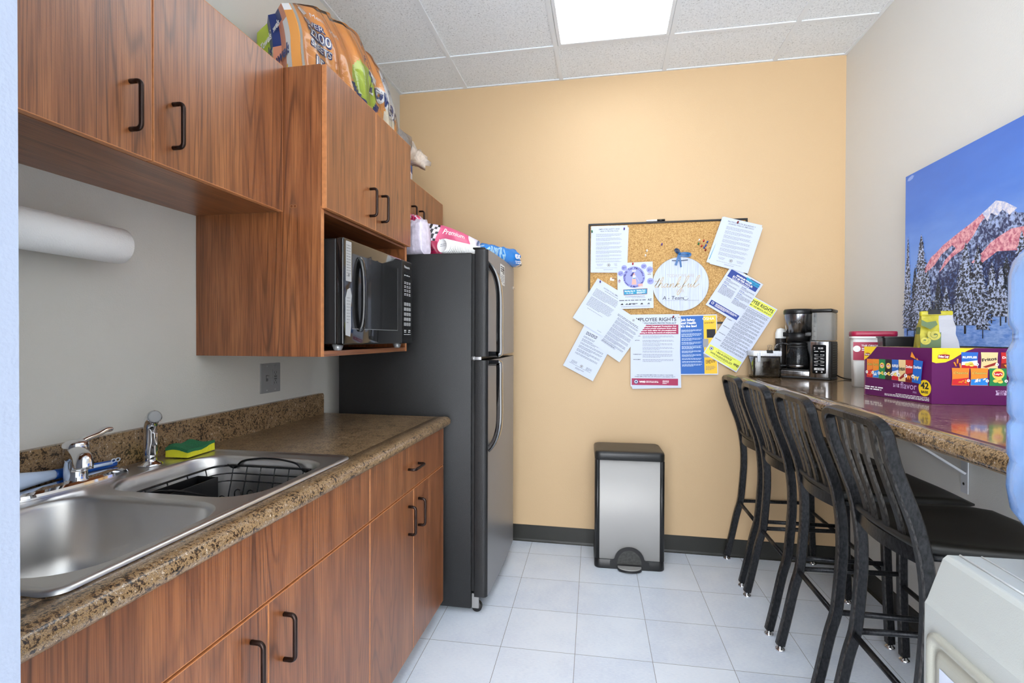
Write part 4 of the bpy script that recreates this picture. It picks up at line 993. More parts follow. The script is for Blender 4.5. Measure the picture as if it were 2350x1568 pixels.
# employee rights poster
MAR = mat('poster_magenta', (160, 32, 78), .55)
def rights(mb, w, h, q):
    mb.text('EMPLOYEE RIGHTS', w / 2 - .018, h / 2 - .040, .029, q, INK, 'R', bold=.012, fit=.245); mb.text('EMPLOYEE POLYGRAPH PROTECTION ACT', w / 2 - .018, h / 2 - .057, .013, q, INK, 'R', bold=.02, fit=.245)
    mb.rect(-w / 2 + .006, h / 2 - .118, w / 2 - .006, h / 2 - .062, q, MAR)
    for k, s_ in enumerate(('The Employee Polygraph Protection Act', 'prohibits most private employers from using', 'lie detector tests either for pre-employment', 'screening or during the course of employment.')):
        mb.text(s_, w / 2 - .018, h / 2 - .074 - k * .0125, .0095, q + .0004, WHT, 'R', bold=.03, fit=.225)
    v = h / 2 - .130
    for hd, ns in (('PROHIBITIONS', (3,)), ('EXEMPTIONS', (3, 3, 3, 2)), ('EXAMINEE RIGHTS', (4,)), ('ENFORCEMENT', (3,))):
        mb.text(hd, -w / 2 + .016, v - .001, .0062, q, INK, bold=.03, maxw=.048)
        for n in ns: mb.lines(-w / 2 + .070, w / 2 - .030, v, n, .0058, .0024, q, INKL, .06); v -= n * .0058 + .004
        v -= .004
    mb.text('THE LAW REQUIRES EMPLOYERS TO DISPLAY THIS POSTER', 0, -h / 2 + .066, .0078, q, INK, 'C', bold=.01, fit=.21)
    mb.text('WHERE EMPLOYEES AND JOB APPLICANTS CAN READILY SEE IT.', 0, -h / 2 + .056, .0078, q, INK, 'C', bold=.01, fit=.235)
    mb.rect(-w / 2 + .006, -h / 2 + .008, w / 2 - .008, -h / 2 + .048, q, MAR); seal(mb, -w / 2 + .032, -h / 2 + .028, .013, q + .0004, NAVY)
    mb.text('WHD', -w / 2 + .050, -h / 2 + .023, .014, q + .0004, WHT, bold=.05); mb.lines(-w / 2 + .090, -w / 2 + .165, -h / 2 + .030, 2, .006, .0026, q + .0004, WHT); mb.lines(-w / 2 + .185, -w / 2 + .222, -h / 2 + .034, 4, .0055, .0022, q + .0004, WHT)
paper('wall_poster', 'white Employee Rights poster with dark red bands hanging below the corkboard', 'poster', .290, 1.203, .281, .430, .4, 2, rights, sheets=3)
BLU = mat('poster_blue', (24, 92, 172), .5); GLD = mat('poster_gold', (240, 190, 40), .5)
def osha(mb, w, h, q):
    b_ = .060; mb.rect(-w / 2 + .006, -h / 2 + .006, w / 2 - .075, h / 2 - .006, q, BLU); mb.rect(w / 2 - .075, -h / 2 + .006, w / 2 - .004, h / 2 - .006, q, GLD)
    for k, s_ in enumerate(('Job Safety', 'and Health', "It's the law!")): mb.text(s_, -w / 2 + .014, h / 2 - .034 - k * .0185, .0195, q + .0004, WHT, bold=.03, maxw=.108)
    mb.text('OSHA', w / 2 - .080, h / 2 - .032, .024, q + .0006, WHT, fit=.066); mb.lines(w / 2 - .07, w / 2 - .012, h / 2 - .046, 2, .006, .0025, q + .0004, INK)
    v = h / 2 - .088
    for n in (3, 4, 3, 3, 4, 3, 3, 2, 2, 3): mb.lines(-w / 2 + .016, w / 2 - .085, v, n, .0055, .0024, q + .0004, mat('print_paleblue', (200, 218, 240), .6), .1); v -= n * .0055 + .006
    mb.rect(w / 2 - .058, .04, w / 2 - .01, .09, q + .0004, INK); mb.rect(w / 2 - .08, -.015, w / 2 - .05, .035, q + .0008, PLG); mb.rect(w / 2 - .05, -.06, w / 2 - .01, -.03, q + .0004, INK); mb.rect(w / 2 - .078, -.075, w / 2 - .045, -.045, q + .0008, PLG)
    mb.lines(w / 2 - .068, w / 2 - .012, -.092, 4, .006, .003, q + .0004, INK, .2); mb.lines(w / 2 - .068, w / 2 - .012, -.128, 5, .005, .002, q + .0004, INKG, .3)
paper('wall_poster', 'blue and gold Job Safety and Health poster hanging below the corkboard', 'poster', .535, 1.238, .216, .352, 1.6, 1, osha)
YLW = mat('poster_lime_yellow', (226, 232, 92), .55)
def fmla(mb, w, h, q):
    mb.rect(-w / 2 + .005, h / 2 - .058, w / 2 - .005, h / 2 - .006, q, YLW); mb.text('EMPLOYEE RIGHTS', w / 2 - .012, h / 2 - .035, .028, q + .0004, INK, 'R', bold=.02, fit=.192); mb.text('UNDER THE FAMILY AND MEDICAL LEAVE ACT', w / 2 - .012, h / 2 - .052, .0125, q + .0004, INK, 'R', bold=.02, fit=.192)
    mb.rect(-w / 2 + .005, -h / 2 + .006, w / 2 - .005, -h / 2 + .066, q, YLW)
    v = h / 2 - .070
    for hd, ns in (('', (1,)), ('LEAVE ENTITLEMENTS', (4, 3, 3)), ('BENEFITS & PROTECTIONS', (3, 3)), ('ELIGIBILITY', (3, 4)), ('REQUESTING LEAVE', (4, 3)), ('RESPONSIBILITIES', (3, 3)), ('ENFORCEMENT', (3, 2))):
        if hd: mb.text(hd, -w / 2 + .010, v - .001, .0055, q, INK, bold=.03, maxw=.04)
        for n in ns:
            if v - n * .0055 < -h / 2 + .07: break
            mb.lines(-w / 2 + .056, w / 2 - .012, v, n, .0056, .0025, q, INKG, .05); v -= n * .0056 + .003
    seal(mb, -w / 2 + .024, -h / 2 + .048, .011, q + .0004, NAVY); mb.lines(-w / 2 + .06, w / 2 - .04, -h / 2 + .058, 1, .005, .002, q + .0004, INKG)
    mb.text('1-866-4-USWAGE', -w / 2 + .056, -h / 2 + .041, .0165, q + .0004, INK, bold=.02, fit=.098); mb.text('WWW.WAGEHOUR.DOL.GOV', -w / 2 + .030, -h / 2 + .022, .0165, q + .0004, INK, bold=.02, fit=.138); mb.text('WHD', w / 2 - .040, -h / 2 + .028, .018, q + .0004, INK, bold=.05, maxw=.034)
    mb.lines(-w / 2 + .05, w / 2 - .07, -h / 2 + .014, 1, .005, .002, q + .0004, INKG)
paper('wall_poster', 'tilted white poster with lime yellow bands reading RIGHTS, right of the blue poster', 'poster', .764, 1.316, .213, .424, -31, 3, fmla)
DKB = mat('sheet_royal_blue', (34, 62, 140), .55)
def wage(mb, w, h, q):
    mb.rect(-w / 2 + .012, h / 2 - .060, w / 2 - .012, h / 2 - .014, q, DKB); mb.flat([(0.005, h / 2 - .010), (w / 2 - .012, h / 2 - .010), (w / 2 - .012, h / 2 - .034), (.020, h / 2 - .034), (.012, h / 2 - .026)], q + .0003, TEAL)
    mb.rect(.03, h / 2 - .012, w / 2 - .012, h / 2 - .008, q + .0004, INDG); mb.text('WAGE LAW', .060, h / 2 - .029, .0125, q + .0006, DKB, 'C', bold=.02, maxw=.07)
    mb.text('MINIMUM WAGE', .0, h / 2 - .034, .0125, q + .0008, WHT, 'C', bold=.03, maxw=.10); mb.text('$17.40 PER HOUR', 0, h / 2 - .050, .0165, q + .0008, WHT, 'C', bold=.02, fit=.125); mb.lines(-.06, .06, h / 2 - .057, 1, .005, .0022, q + .0008, WHT)
    for s_ in (0, 1):
        x0 = -w / 2 + .016 + s_ * .098; v = h / 2 - .072
        for n in (3, 2, 12) if s_ == 0 else (3, 2, 6, 7):
            mb.lines(x0, x0 + .030, v, 1, .005, .0028, q, DKB); mb.lines(x0, x0 + .086, v - .005, n, .0042, .0019, q, INKG, .06); v -= n * .0042 + .010
    mb.rect(-w / 2 + .012, -h / 2 + .012, w / 2 - .012, -h / 2 + .042, q, DKB); seal(mb, -w / 2 + .028, -h / 2 + .029, .010, q + .0004, DKB); mb.lines(-w / 2 + .046, w / 2 - .02, -h / 2 + .034, 4, .005, .0022, q + .0004, WHT, .3)
paper('notice_sheet', 'tilted blue-banded minimum wage sheet above the yellow-banded poster', 'paper', .731, 1.530, .205, .262, -32, 4, wage)
def under(mb, w, h, q): mb.flat([(-w / 2 + .008, -h / 2 + .02), (-w / 2 + .012, -h / 2 + .02), (-w / 2 + .018, .04)], q, TEAL)
paper('notice_sheet', 'white sheet mostly hidden beneath the Spanish notice at the top right of the board', 'paper', .722, 1.818, .214, .274, -18.5, 5, under)
paper('notice_sheet', 'tilted Spanish employee safety notice covering the top right corner of the corkboard', 'paper', .737, 1.818, .216, .279, -15.6, 6, letter('PROTECCIÓN DE SEGURIDAD Y', 'SANIDAD PARA EL EMPLEADO'), sheets=1)
# round sign
t = thing('hanging_sign', 'round whitewashed wooden sign reading today we are thankful, blue ribbon on top', 'sign', (.434, YB - .018, 1.436))
sgm = bpy.data.materials.new('whitewashed_board'); sgm.use_nodes = True; nt = sgm.node_tree; b = nt.nodes['Principled BSDF']
nt.links.new(ramp(nt, noise_tex(nt, position(nt, (260, 260, 5)), 1, 3, .6), [(.34, lin((166, 176, 202))), (.5, lin((200, 208, 228)))]), b.inputs['Base Color']); b.inputs['Roughness'].default_value = .6
ys = YB - .020; cx, cz, R = .434, 1.597, .159
mb = MB(basis((cx, ys, cz), (1, 0, 0), (0, 0, 1))); cir = [(R * math.cos(2 * PI * k / 64), R * math.sin(2 * PI * k / 64)) for k in range(64)]
mb.prism(cir, -.006, 0, sgm, True); q = .0006
GB = mat('sign_taupe', (186, 176, 168), .6); GOLD = mat('sign_champagne', (196, 176, 140), .45)
for dx in (-.1, -.05, 0, .05, .1): mb.rect(dx - .0004, -math.sqrt(R * R - dx * dx) + .004, dx + .0004, math.sqrt(R * R - dx * dx) - .004, .0003, INKL)
mb.text('TODAY WE ARE', 0, .040, .026, q, GB, 'C', fit=.155); mb.text('FOR', 0, -.050, .025, q, GB, 'C')
def stroke(pts, r_=.0016, mm=GOLD, sub=6): mb.sweep([Vector((a, b_, q)) for a, b_ in [(p.x, p.y) for p in smooth_path([(x, y, 0) for x, y in pts], sub)]], [(0, 0, 1)] * ((len(pts) - 1) * sub + 1), [(0, -r_), (.0004, -r_), (.0004, r_), (0, r_)], mm, False)
s0 = .024
def scr(ox, pts, k=1.0, r_=.0016): stroke([(ox + (x + .25 * y) * s0, -.020 + y * s0) for x, y in pts], r_)
scr(-.150, [(0, .3), (.5, 1.2), (.75, 2.3), (.45, 1.2), (.2, .3), (.35, 0), (.8, .3)], r_=.002); scr(-.150, [(-.2, 1.55), (.5, 1.6), (1.2, 1.8)])
scr(-.128, [(0, .3), (.6, 1.6), (.7, 2.5), (.4, 2.3), (.2, 1), (.0, 0), (.4, .9), (.8, .95), (.8, .3), (.95, 0), (1.3, .3)], r_=.0018)
scr(-.096, [(.8, .8), (.4, .95), (.05, .5), (.2, 0), (.6, .2), (.9, .9), (.8, .2), (1.0, 0), (1.3, .3)], r_=.0018)
scr(-.064, [(0, .4), (.25, .9), (.15, 0), (.5, .8), (.85, .9), (.85, .2), (1.0, 0), (1.4, .4)], r_=.0018)
scr(-.030, [(0, .3), (.6, 1.6), (.7, 2.6), (.4, 2.3), (.2, 1), (.0, 0), (.4, .8), (.8, .9), (.4, .5), (.8, 0), (1.3, .3)], r_=.0018)
scr(.008, [(0, .3), (.7, 1.5), (1.0, 2.6), (.6, 2.6), (.3, 1), (-.1, -1.2), (-.5, -1.9), (-.7, -1.3), (.1, .1), (.9, .4)], r_=.002)
scr(.036, [(0, .4), (.3, .95), (.2, .2), (.45, 0), (.85, .8), (.85, .2), (1.0, 0), (1.3, .3)], r_=.0018)
scr(.066, [(0, .3), (.7, 1.5), (1.1, 2.7), (.7, 2.7), (.4, 1.2), (.3, .2), (.6, 0), (1.5, .8)], r_=.002)
mb.text('A - Team', -.102, -.092, .030, q, INK, shear=.15, fit=.122); mb.rect(-.09, -.098, .105, -.0968, q, INKG)
stroke([(.030 + .016 * math.cos(a), -.082 + .012 * math.sin(a)) for a in [PI + .2 + (PI - .4) * k / 6 for k in range(7)]], .001, INK); mb.disc(.026, -.076, .0015, q, INK); mb.disc(.036, -.075, .0015, q, INK)
mb.build('round_board', t)
mb = MB(basis((cx, ys, cz), (1, 0, 0), (0, 0, 1)));
mb.sweep([Vector((R * math.cos(2 * PI * k / 64), R * math.sin(2 * PI * k / 64), -.003)) for k in range(64)], [(0, 0, 1)] * 64, [(-.0035, -.0012), (.0045, -.0012), (.0045, .0012), (-.0035, .0012)], mat('sign_wood_edge', (176, 160, 140), .6), True, closed=True); mb.build('edge_band', t)
RIB = mat('ribbon_blue', (24, 92, 150), .35); RIBD = mat('ribbon_navy', (22, 50, 84), .35)
mb = MB(basis((cx - .010, ys - .003, 1.757), (1, 0, 0), (0, 0, 1)))
def ribbon(pts, w_, mm):
    P = smooth_path(pts, 5); mb.sweep(P, [(0, 0, 1)] * len(P), [(0, -w_), (.0008, -w_), (.0008, w_), (0, w_)], mm, False)
ribbon([(0, .018, .004), (-.018, .030, .012), (-.020, .042, .010), (-.006, .040, .006), (.004, .022, .004)], .006, RIBD)
ribbon([(0, .015, .006), (.03, .018, .012), (.060, .014, .008), (.058, .004, .004), (.030, .004, .006), (.004, .010, .004)], .007, RIB)
ribbon([(0, .014, .008), (-.008, -.015, .008), (-.018, -.05, .003)], .0065, RIB); ribbon([(.002, .014, .007), (.006, -.02, .008), (.012, -.062, .003)], .005, RIB)
ribbon([(-.040, -.022, .0045), (0, -.024, .0045), (.050, -.021, .0045)], .0028, RIBD)
mb.lathe([(0, -.004), (.006, -.003), (.008, .002), (.006, .008), (0, .010)], RIB, 12, (.002, .016, .004)); mb.build('ribbon', t)
# push pins
PINC = {'white': (240, 236, 228), 'purple': (88, 60, 140), 'green': (34, 120, 74), 'red': (190, 48, 40), 'blue': (40, 80, 160), 'dark red': (130, 34, 40)}
def pin_mesh(c):
    me_n = 'pin_' + c.replace(' ', '_'); mb = MB(); mm = mat(me_n, PINC[c], .3)
    mb.lathe([(0, .0), (.0005, 0), (.0005, .008), (.0046, .0082), (.0046, .0095), (.0026, .011), (.0026, .017), (.0046, .019), (.0046, .021), (0, .0212)], mm, 16)
    mb.M = Matrix.Identity(4); return mb
for (x, z, c, lab, dep) in ((.241, 1.797, 'white', 'white push pin alone on bare cork, upper of the pair left of the round sign', 0), (.233, 1.769, 'white', 'white push pin alone on bare cork, lower of the pair left of the round sign', 0), (.327, 1.832, 'purple', 'purple push pin alone on bare cork above the round sign', 0),
    (.538, 1.851, 'white', 'white push pin at the top of the pin cluster right of the ribbon', 0), (.534, 1.829, 'green', 'green push pin at the left of the pin cluster', 0), (.551, 1.815, 'red', 'red push pin low left in the pin cluster', 0), (.563, 1.845, 'red', 'red push pin at the top middle of the pin cluster', 0),
    (.583, 1.838, 'blue', 'blue push pin at the right edge of the pin cluster', 0), (.575, 1.819, 'blue', 'blue push pin in the middle of the pin cluster', 0), (.566, 1.806, 'blue', 'blue push pin low in the pin cluster', 0), (.573, 1.792, 'dark red', 'dark red push pin at the bottom of the pin cluster', 0),
    (-.082, 1.920, 'green', 'green push pin holding the top left corner of the safety notice', 1), (.108, 1.930, 'purple', 'purple push pin holding the top right corner of the safety notice', 1), (.159, 1.718, 'red', 'red push pin holding the wellness walk flyer', 5),
    (-.032, 1.615, 'purple', 'purple push pin holding the tilted notice to all employees', 4), (.393, 1.402, 'dark red', 'dark red push pin at the top right of the red employee rights poster', 2), (.744, 1.942, 'dark red', 'dark red push pin holding the Spanish notice', 6), (.425, 1.402, 'white', 'white push pin at the top left of the blue and gold poster', 1)):
    pm = pin_mesh(c); y = (LAY - .0022 * dep - .001) if dep else (YB - .009)
    pm.V = [Matrix.Rotation(math.radians(28), 3, 'X') @ Matrix.Rotation(math.radians(90), 3, 'X') @ v for v in pm.V] if 0 else [Vector((v.x, -v.z * .93, v.y + v.z * .33)) for v in pm.V]
    o = pm.build('push_pin', local=True, origin=(x, y, z - .004)); tag(o, lab, 'push pin', 'push pins on the corkboard')
mb = MB(basis((.040, YB - .0085, 1.632), (1, .0, -.2), (0.2, 0, 1))); mb.prism(rr(-.014, -.009, .012, .009, .003), 0, .006, mat('clip_beige', (226, 214, 196), .4)); mb.prism([(-.004, .002), (.018, .004), (.018, .008), (-.002, .008)], .006, .009, mat('clip_brown', (140, 100, 70), .5))
tag(mb.build('paper_clip_holder'), 'small beige pin-back clip on bare cork left of the walk flyer', 'clip')
# ================================================================== TRASH CAN
t = thing('trash_can', 'brushed steel rectangular step trash can with black lid against the tan wall', 'trash can', (.130, 2.975, 0), rotz=math.radians(2.5))
W2, D2 = .184, .128
def rect_loft(mb, lv, mm, smooth=True, cap0=True, cap1=True):
    vs = []; N = None
    for (w_, d_, r_, z) in lv:
        P = rr(-w_, -d_, w_, d_, r_, 6); N = len(P); vs += [(a, b_, z) for a, b_ in P]
    L = len(lv); fs = [(i * N + k, i * N + (k + 1) % N, (i + 1) * N + (k + 1) % N, (i + 1) * N + k) for i in range(L - 1) for k in range(N)]
    if cap0: fs.append(tuple(range(N))[::-1])
    if cap1: fs.append(tuple((L - 1) * N + k for k in range(N)))
    mb.add(vs, fs, mm, smooth)
mb = MB(); rect_loft(mb, [(W2, D2, .028, .012), (W2, D2, .028, .60)], STEELC); mb.build('body', t, local=True)
mb = MB(); rect_loft(mb, [(W2 + .005, D2 + .005, .032, .0), (W2 + .006, D2 + .006, .032, .006), (W2 + .004, D2 + .004, .03, .048), (W2 + .001, D2 + .001, .029, .052)], BLKP)
mb.M = basis((0, -D2 - .001, 0), (1, 0, 0), (0, 0, 1))
arch = [(.082 * math.cos(a), .045 + .078 * math.sin(a)) for a in [PI * k / 20 for k in range(21)]]
mb.prism([(.105, .0), (.105, .046), (.09, .05)] + arch[1:-1] + [(-.09, .05), (-.105, .046), (-.105, .0)], 0, .005, BLKP)
mb.build('base_trim', t, local=True)
mb = MB(basis((0, -D2 - .0065, 0), (1, 0, 0), (0, 0, 1))); mb.flat([(.066 * math.cos(a), .03 + .076 * math.sin(a)) for a in [PI * k / 20 for k in range(21)]], .0, mat('pedal_well', (64, 64, 62), .5, .3, noise=.3, nscale=80)); mb.build('pedal_recess', t, local=True)
mb = MB(); ped = [(.066 * math.cos(a), -D2 - .012 - .050 * abs(math.sin(a)) ** .8) for a in [PI + PI * k / 18 for k in range(19)]]
mb.prism(ped, .006, .018, BLKP); mb.prism([(a * .97, b_ + .001) for a, b_ in ped], .018, .022, STEELC); mb.build('foot_pedal', t, local=True, bevel=.001)
mb = MB(); rect_loft(mb, [(W2 + .003, D2 + .003, .030, .600), (W2 + .006, D2 + .006, .034, .603), (W2 + .006, D2 + .006, .034, .634), (W2 + .003, D2 + .003, .03, .643), (W2 - .004, D2 - .004, .03, .647), (W2 - .03, D2 - .03, .02, .649)], mat('lid_black', (36, 36, 36), .35, bump=.2, bscale=300)); mb.build('lid', t, local=True)
for s_ in (-1, 1):
    mb = MB(); mb.box(s_ * (W2 + .0006) - .0008, s_ * (W2 + .0006) + .0008, -D2 + .022, D2 - .022, .05, .60, BLKP)
    mb.tube([(s_ * (W2 - .0105), -D2 + .0105, .052), (s_ * (W2 - .0105), -D2 + .0105, .60)], .0145, BLKP, 16)
    mb.build('corner_trim', t, local=True)
# ================================================================== BAR COUNTER
t = thing('bar_counter', 'speckled granite-look bar counter along the right wall', 'counter', (1.0, 2.0, 1.02))
BF = .742; YN = 1.02
edge = [(BF + .05, 1.020), (BF + .012, 1.020), (BF + .004, 1.024), (BF + .0, 1.032), (BF + .001, 1.044), (BF + .005, 1.054), (BF + .014, 1.061), (BF + .03, 1.0625), (BF + .05, 1.062)]
mb = MB(); n = len(edge); vs = [(a, y, b_) for y in (YN, YB - .001) for a, b_ in edge]
mb.add(vs, [((i + 1) % n, n + (i + 1) % n, n + i, i) for i in range(n)], GRANB, True); mb.add(vs, [tuple(range(n))[::-1], tuple(range(n, 2 * n))], GRANB)
mb.prism([(BF + .05, YN), (XR(YN) - .001, YN), (XR(YB) - .001, YB - .001), (BF + .05, YB - .001)], 1.020, 1.062, GRANB); mb.build('worktop', t)
mb = MB(); mb.box(BF + .04, XR(YB) - .01, YN + .03, YB - .03, 1.008, 1.020, mat('particle_board', (150, 132, 108), .8)); mb.build('underlay', t)
BRK = mat('bracket_white', (206, 210, 216), .35)
def bracket(y, label):
    t = thing('shelf_bracket', label, 'bracket', (XR(y), y, .71)); x = XR(y) - .001
    mb = MB(); mb.box(x - .004, x, y - .019, y + .019, .70, 1.007, BRK)
    for z in (.735, .90): mb.lathe([(.006, -.0055), (.004, -.007), (0, -.007)], mat('screw_dark', (70, 70, 72), .3, .8), 12, (x - .0005, y, z), 'X')
    mb.build('wall_plate', t, bevel=.001)
    mb = MB(); mb.box(x - .36, x - .004, y - .019, y + .019, 1.002, 1.007, BRK); mb.build('arm', t, bevel=.001)
    mb = MB(); a, b_ = Vector((x - .006, y, .775)), Vector((x - .355, y, 1.000)); d = (b_ - a).normalized(); nn = Vector((0, 1, 0)).cross(d)
    mb.sweep([a, b_], [nn, nn], [(-.004, -.012), (.004, -.012), (.004, .012), (-.004, .012)], BRK, False); mb.build('brace', t)
bracket(2.165, 'white steel angle bracket holding up the bar counter, seen above the stool seats')
# ================================================================== BAR STOOLS
prof = [(.682, .022), (.705, .125), (.732, .257), (.752, .335), (.760, .403), (.768, .51), (.770, .563), (.768, .643), (.758, .722), (.741, .796), (.711, .88), (.685, .955), (.670, 1.020)]
RX = .86      # local origin: seat centre, x = RX
PP = smooth_path([(a + .017 - RX, 0, b_) for a, b_ in prof], 3)
def stool(label, loc, rot=0):
    t = thing('bar_stool', label, 'stool', loc, rot, 'bar stools at the counter')
    hw = .165
    sec = [(-.017, -.0085), (-.013, -.0125), (.013, -.0125), (.017, -.0085), (.017, .0085), (.013, .0125), (-.013, .0125), (-.017, .0085)]
    def nrm(i):
        a = PP[max(i - 1, 0)]; b_ = PP[min(i + 1, len(PP) - 1)]; d = (b_ - a).normalized(); return Vector((d.z, 0, -d.x))
    path = []; refs = []
    for i, p in enumerate(PP): path.append(Vector((p.x, hw, p.z))); refs.append(nrm(i))
    top = PP[-1]; d = (PP[-1] - PP[-2]).normalized(); R = .062
    for k in range(1, 9):
        a = PI / 2 * k / 8; path.append(Vector((top.x, hw - R + R * math.cos(a), top.z)) + d * (R * math.sin(a) * .62)); refs.append(nrm(len(PP) - 1))
    mid = len(path); arc = path[len(PP):]
    path.append(Vector((arc[-1].x - .006, 0, arc[-1].z + .002))); refs.append(refs[-1])
    for p in reversed(arc): path.append(Vector((p.x, -p.y, p.z))); refs.append(refs[len(PP)])
    for i in range(len(PP) - 1, -1, -1): path.append(Vector((PP[i].x, -hw, PP[i].z))); refs.append(nrm(i))
    mb = MB(); mb.sweep(path, refs, sec, BLKM, False, edge_m=WORN, edge_i=(0, 2, 4, 6)); mb.build('back_frame', t, local=True)
    # slats
    i0 = next(i for i, p in enumerate(PP) if p.z > .735)
    for y0 in (-.090, -.030, .030, .090):
        pts = []; rf = []
        for i in range(i0, len(PP)):
            s_ = (i - i0) / (len(PP) - 1 - i0); pts.append(Vector((PP[i].x + .004 - .018 * (1 - s_) * (1 - abs(y0) / .15), y0, PP[i].z))); rf.append(nrm(i))
        pts.append(Vector((pts[-1].x - .008, y0, pts[-1].z + .030))); rf.append(rf[-1])
        mb = MB(); mb.sweep(pts, rf, [(-.005, -.011), (.003, -.011), (.006, 0), (.003, .011), (-.005, .011)], BLKM, False, edge_m=WORN, edge_i=(0, 3)); mb.build('slat', t, local=True)
    # lower back rail, bowed
    x0 = .770 + .010 - RX; pts = [Vector((x0 - .024 * math.cos(PI * k / 16 - PI / 2) , -hw + .010 + (2 * hw - .02) * k / 16, .714)) for k in range(17)]
    mb = MB(); mb.sweep(pts, [(0, 0, 1)] * 17, [(-.020, -.007), (.020, -.007), (.022, 0), (.020, .007), (-.020, .007)], BLKM, False, edge_m=WORN, edge_i=(1,)); mb.build('back_rail', t, local=True)
    # front legs
    for s_ in (-1, 1):
        P = [Vector((1.160 - RX, s_ * .180, .022)), Vector((1.150 - RX, s_ * .178, .25)), Vector((1.143 - RX, s_ * .172, .50)), Vector((1.140 - RX, s_ * .168, .725))]; P = smooth_path(P, 3)
        mb = MB(); mb.sweep(P, [(1, 0, 0)] * len(P), [(-.016, -.010), (-.012, -.014), (.012, -.014), (.016, -.010), (.016, .010), (.012, .014), (-.012, .014), (-.016, .010)], BLKM, False, edge_m=WORN, edge_i=(0, 2, 4, 6)); mb.build('leg', t, local=True)
    # seat
    NX, NY3 = 18, 16; mb = MB(); vs = []
    def outline(sx, sy):    # superellipse, a little narrower at the back
        return sx * .215, sy * (.188 + .012 * sx)
    for lay in (0, 1):
        for i in range(NX + 1):
            for j in range(NY3 + 1):
                a = -1 + 2 * i / NX; b_ = -1 + 2 * j / NY3
                ax = a * math.sqrt(1 - .12 * b_ * b_); bx_ = b_ * math.sqrt(1 - .12 * a * a); x, y = outline(ax, bx_)
                e = max(abs(a), abs(b_)); z = .760 - .016 * (1 - (a * .9) ** 2) * (1 - b_ ** 4) - (.010 * max(0, a - .6) / .4) - (.006 if e > .999 else 0)
                if lay: z = .722 if e < .999 else .738
                vs.append((x + .965 - RX, y, z))
    N = (NX + 1) * (NY3 + 1); fs = []
    for i in range(NX):
        for j in range(NY3):
            a = i * (NY3 + 1) + j; qd = (a, a + NY3 + 1, a + NY3 + 2, a + 1); fs += [qd, tuple(N + k for k in qd[::-1])]
    bd = [(i, 0) for i in range(NX)] + [(NX, j) for j in range(NY3)] + [(i, NY3) for i in range(NX, 0, -1)] + [(0, j) for j in range(NY3, 0, -1)]; ix = [i * (NY3 + 1) + j for i, j in bd]
    for k in range(len(ix)): fs.append((ix[(k + 1) % len(ix)], ix[k], N + ix[k], N + ix[(k + 1) % len(ix)]))
    mb.add(vs, fs, BLKSEAT, True); mb.build('seat', t, local=True)
    for (a, b_) in (((.775 - RX, -.150, .716), (1.14 - RX, -.160, .716)), ((.775 - RX, .150, .716), (1.14 - RX, .160, .716)), ((1.14 - RX, -.16, .716), (1.14 - RX, .16, .716))):
        mb = MB(); mb.tube([a, b_], .011, BLKM, 8); mb.build('seat_rail', t, local=True)
    # footrest rungs
    xr = .752 + .017 - RX
    for (a, b_) in (((xr, -.165, .328), (xr, .165, .328)), ((xr, -.165, .340), (1.148 - RX, -.176, .345)), ((xr, .165, .340), (1.148 - RX, .176, .345)), ((1.150 - RX, -.176, .300), (1.150 - RX, .176, .300))):
        mb = MB(); mb.tube([a, b_], .0095, BLKM, 12); mb.build('rung', t, local=True)
    for (x, y) in ((.682 + .017 - RX, .165), (.682 + .017 - RX, -.165), (1.160 - RX, .180), (1.160 - RX, -.180)):
        mb = MB(); mb.lathe([(.019, 0), (.020, .003), (.017, .009), (.012, .012), (.010, .024)], CHROME, 20, (x, y, 0)); mb.build('foot_glide', t, local=True)
    return t
stool('worn black metal slat-back bar stool closest to the white water cooler', (RX + .025, 1.622, 0), math.radians(1.0))
stool('worn black metal slat-back bar stool, second from the water cooler', (RX + .012, 2.062, 0))
stool('worn black metal slat-back bar stool, second from the tan wall', (RX, 2.502, 0), math.radians(.6))
stool('worn black metal slat-back bar stool closest to the tan wall', (RX, 2.930, 0))
# ================================================================== MOUNTAIN PRINT on the right wall
yl, zt = 2.478, 1.982; PWD, PHT = 1.06, .730
dW = Vector((.0107, -1, 0)).normalized()
mb = MB(basis((XR(yl) - .0225, yl, zt), dW, (0, 0, 1)))
def pmat(name, c, amp=0, sc=60, stretch=(1, 1, 1), c2=None, lo=.45, hi=.55):
    m = bpy.data.materials.new(name); m.use_nodes = True; nt = m.node_tree; b = nt.nodes['Principled BSDF']; b.inputs['Roughness'].default_value = .45
    if c2 is None: b.inputs['Base Color'].default_value = lin(c)
    else: nt.links.new(ramp(nt, noise_tex(nt, position(nt, tuple(sc * q for q in stretch)), 1, 4, .65, .3), [(lo, lin(c)), (hi, lin(c2))]), b.inputs['Base Color'])
    return m
def sky_print():
    m = bpy.data.materials.new('printed_sky'); m.use_nodes = True; nt = m.node_tree; b = nt.nodes['Principled BSDF']; b.inputs['Roughness'].default_value = .45
    sep = node(nt, 'ShaderNodeSeparateXYZ'); P = position(nt); nt.links.new(P, sep.inputs[0])
    v = math_(nt, 'ADD', math_(nt, 'MULTIPLY_ADD', sep.outputs[2], -1.6, 3.2), math_(nt, 'MULTIPLY', noise_tex(nt, position(nt, (2, 5, 16), rot=(.35, 0, 0)), 1, 4), .30))
    nt.links.new(ramp(nt, v, [(.05, lin((66, 112, 206))), (.45, lin((84, 134, 226))), (.85, lin((128, 170, 242)))]), b.inputs['Base Color']); return m
SKY = sky_print(); SNOWP = pmat('print_snow', (96, 142, 224), sc=30, stretch=(1, 1, 3), c2=(160, 192, 248), lo=.35, hi=.65)
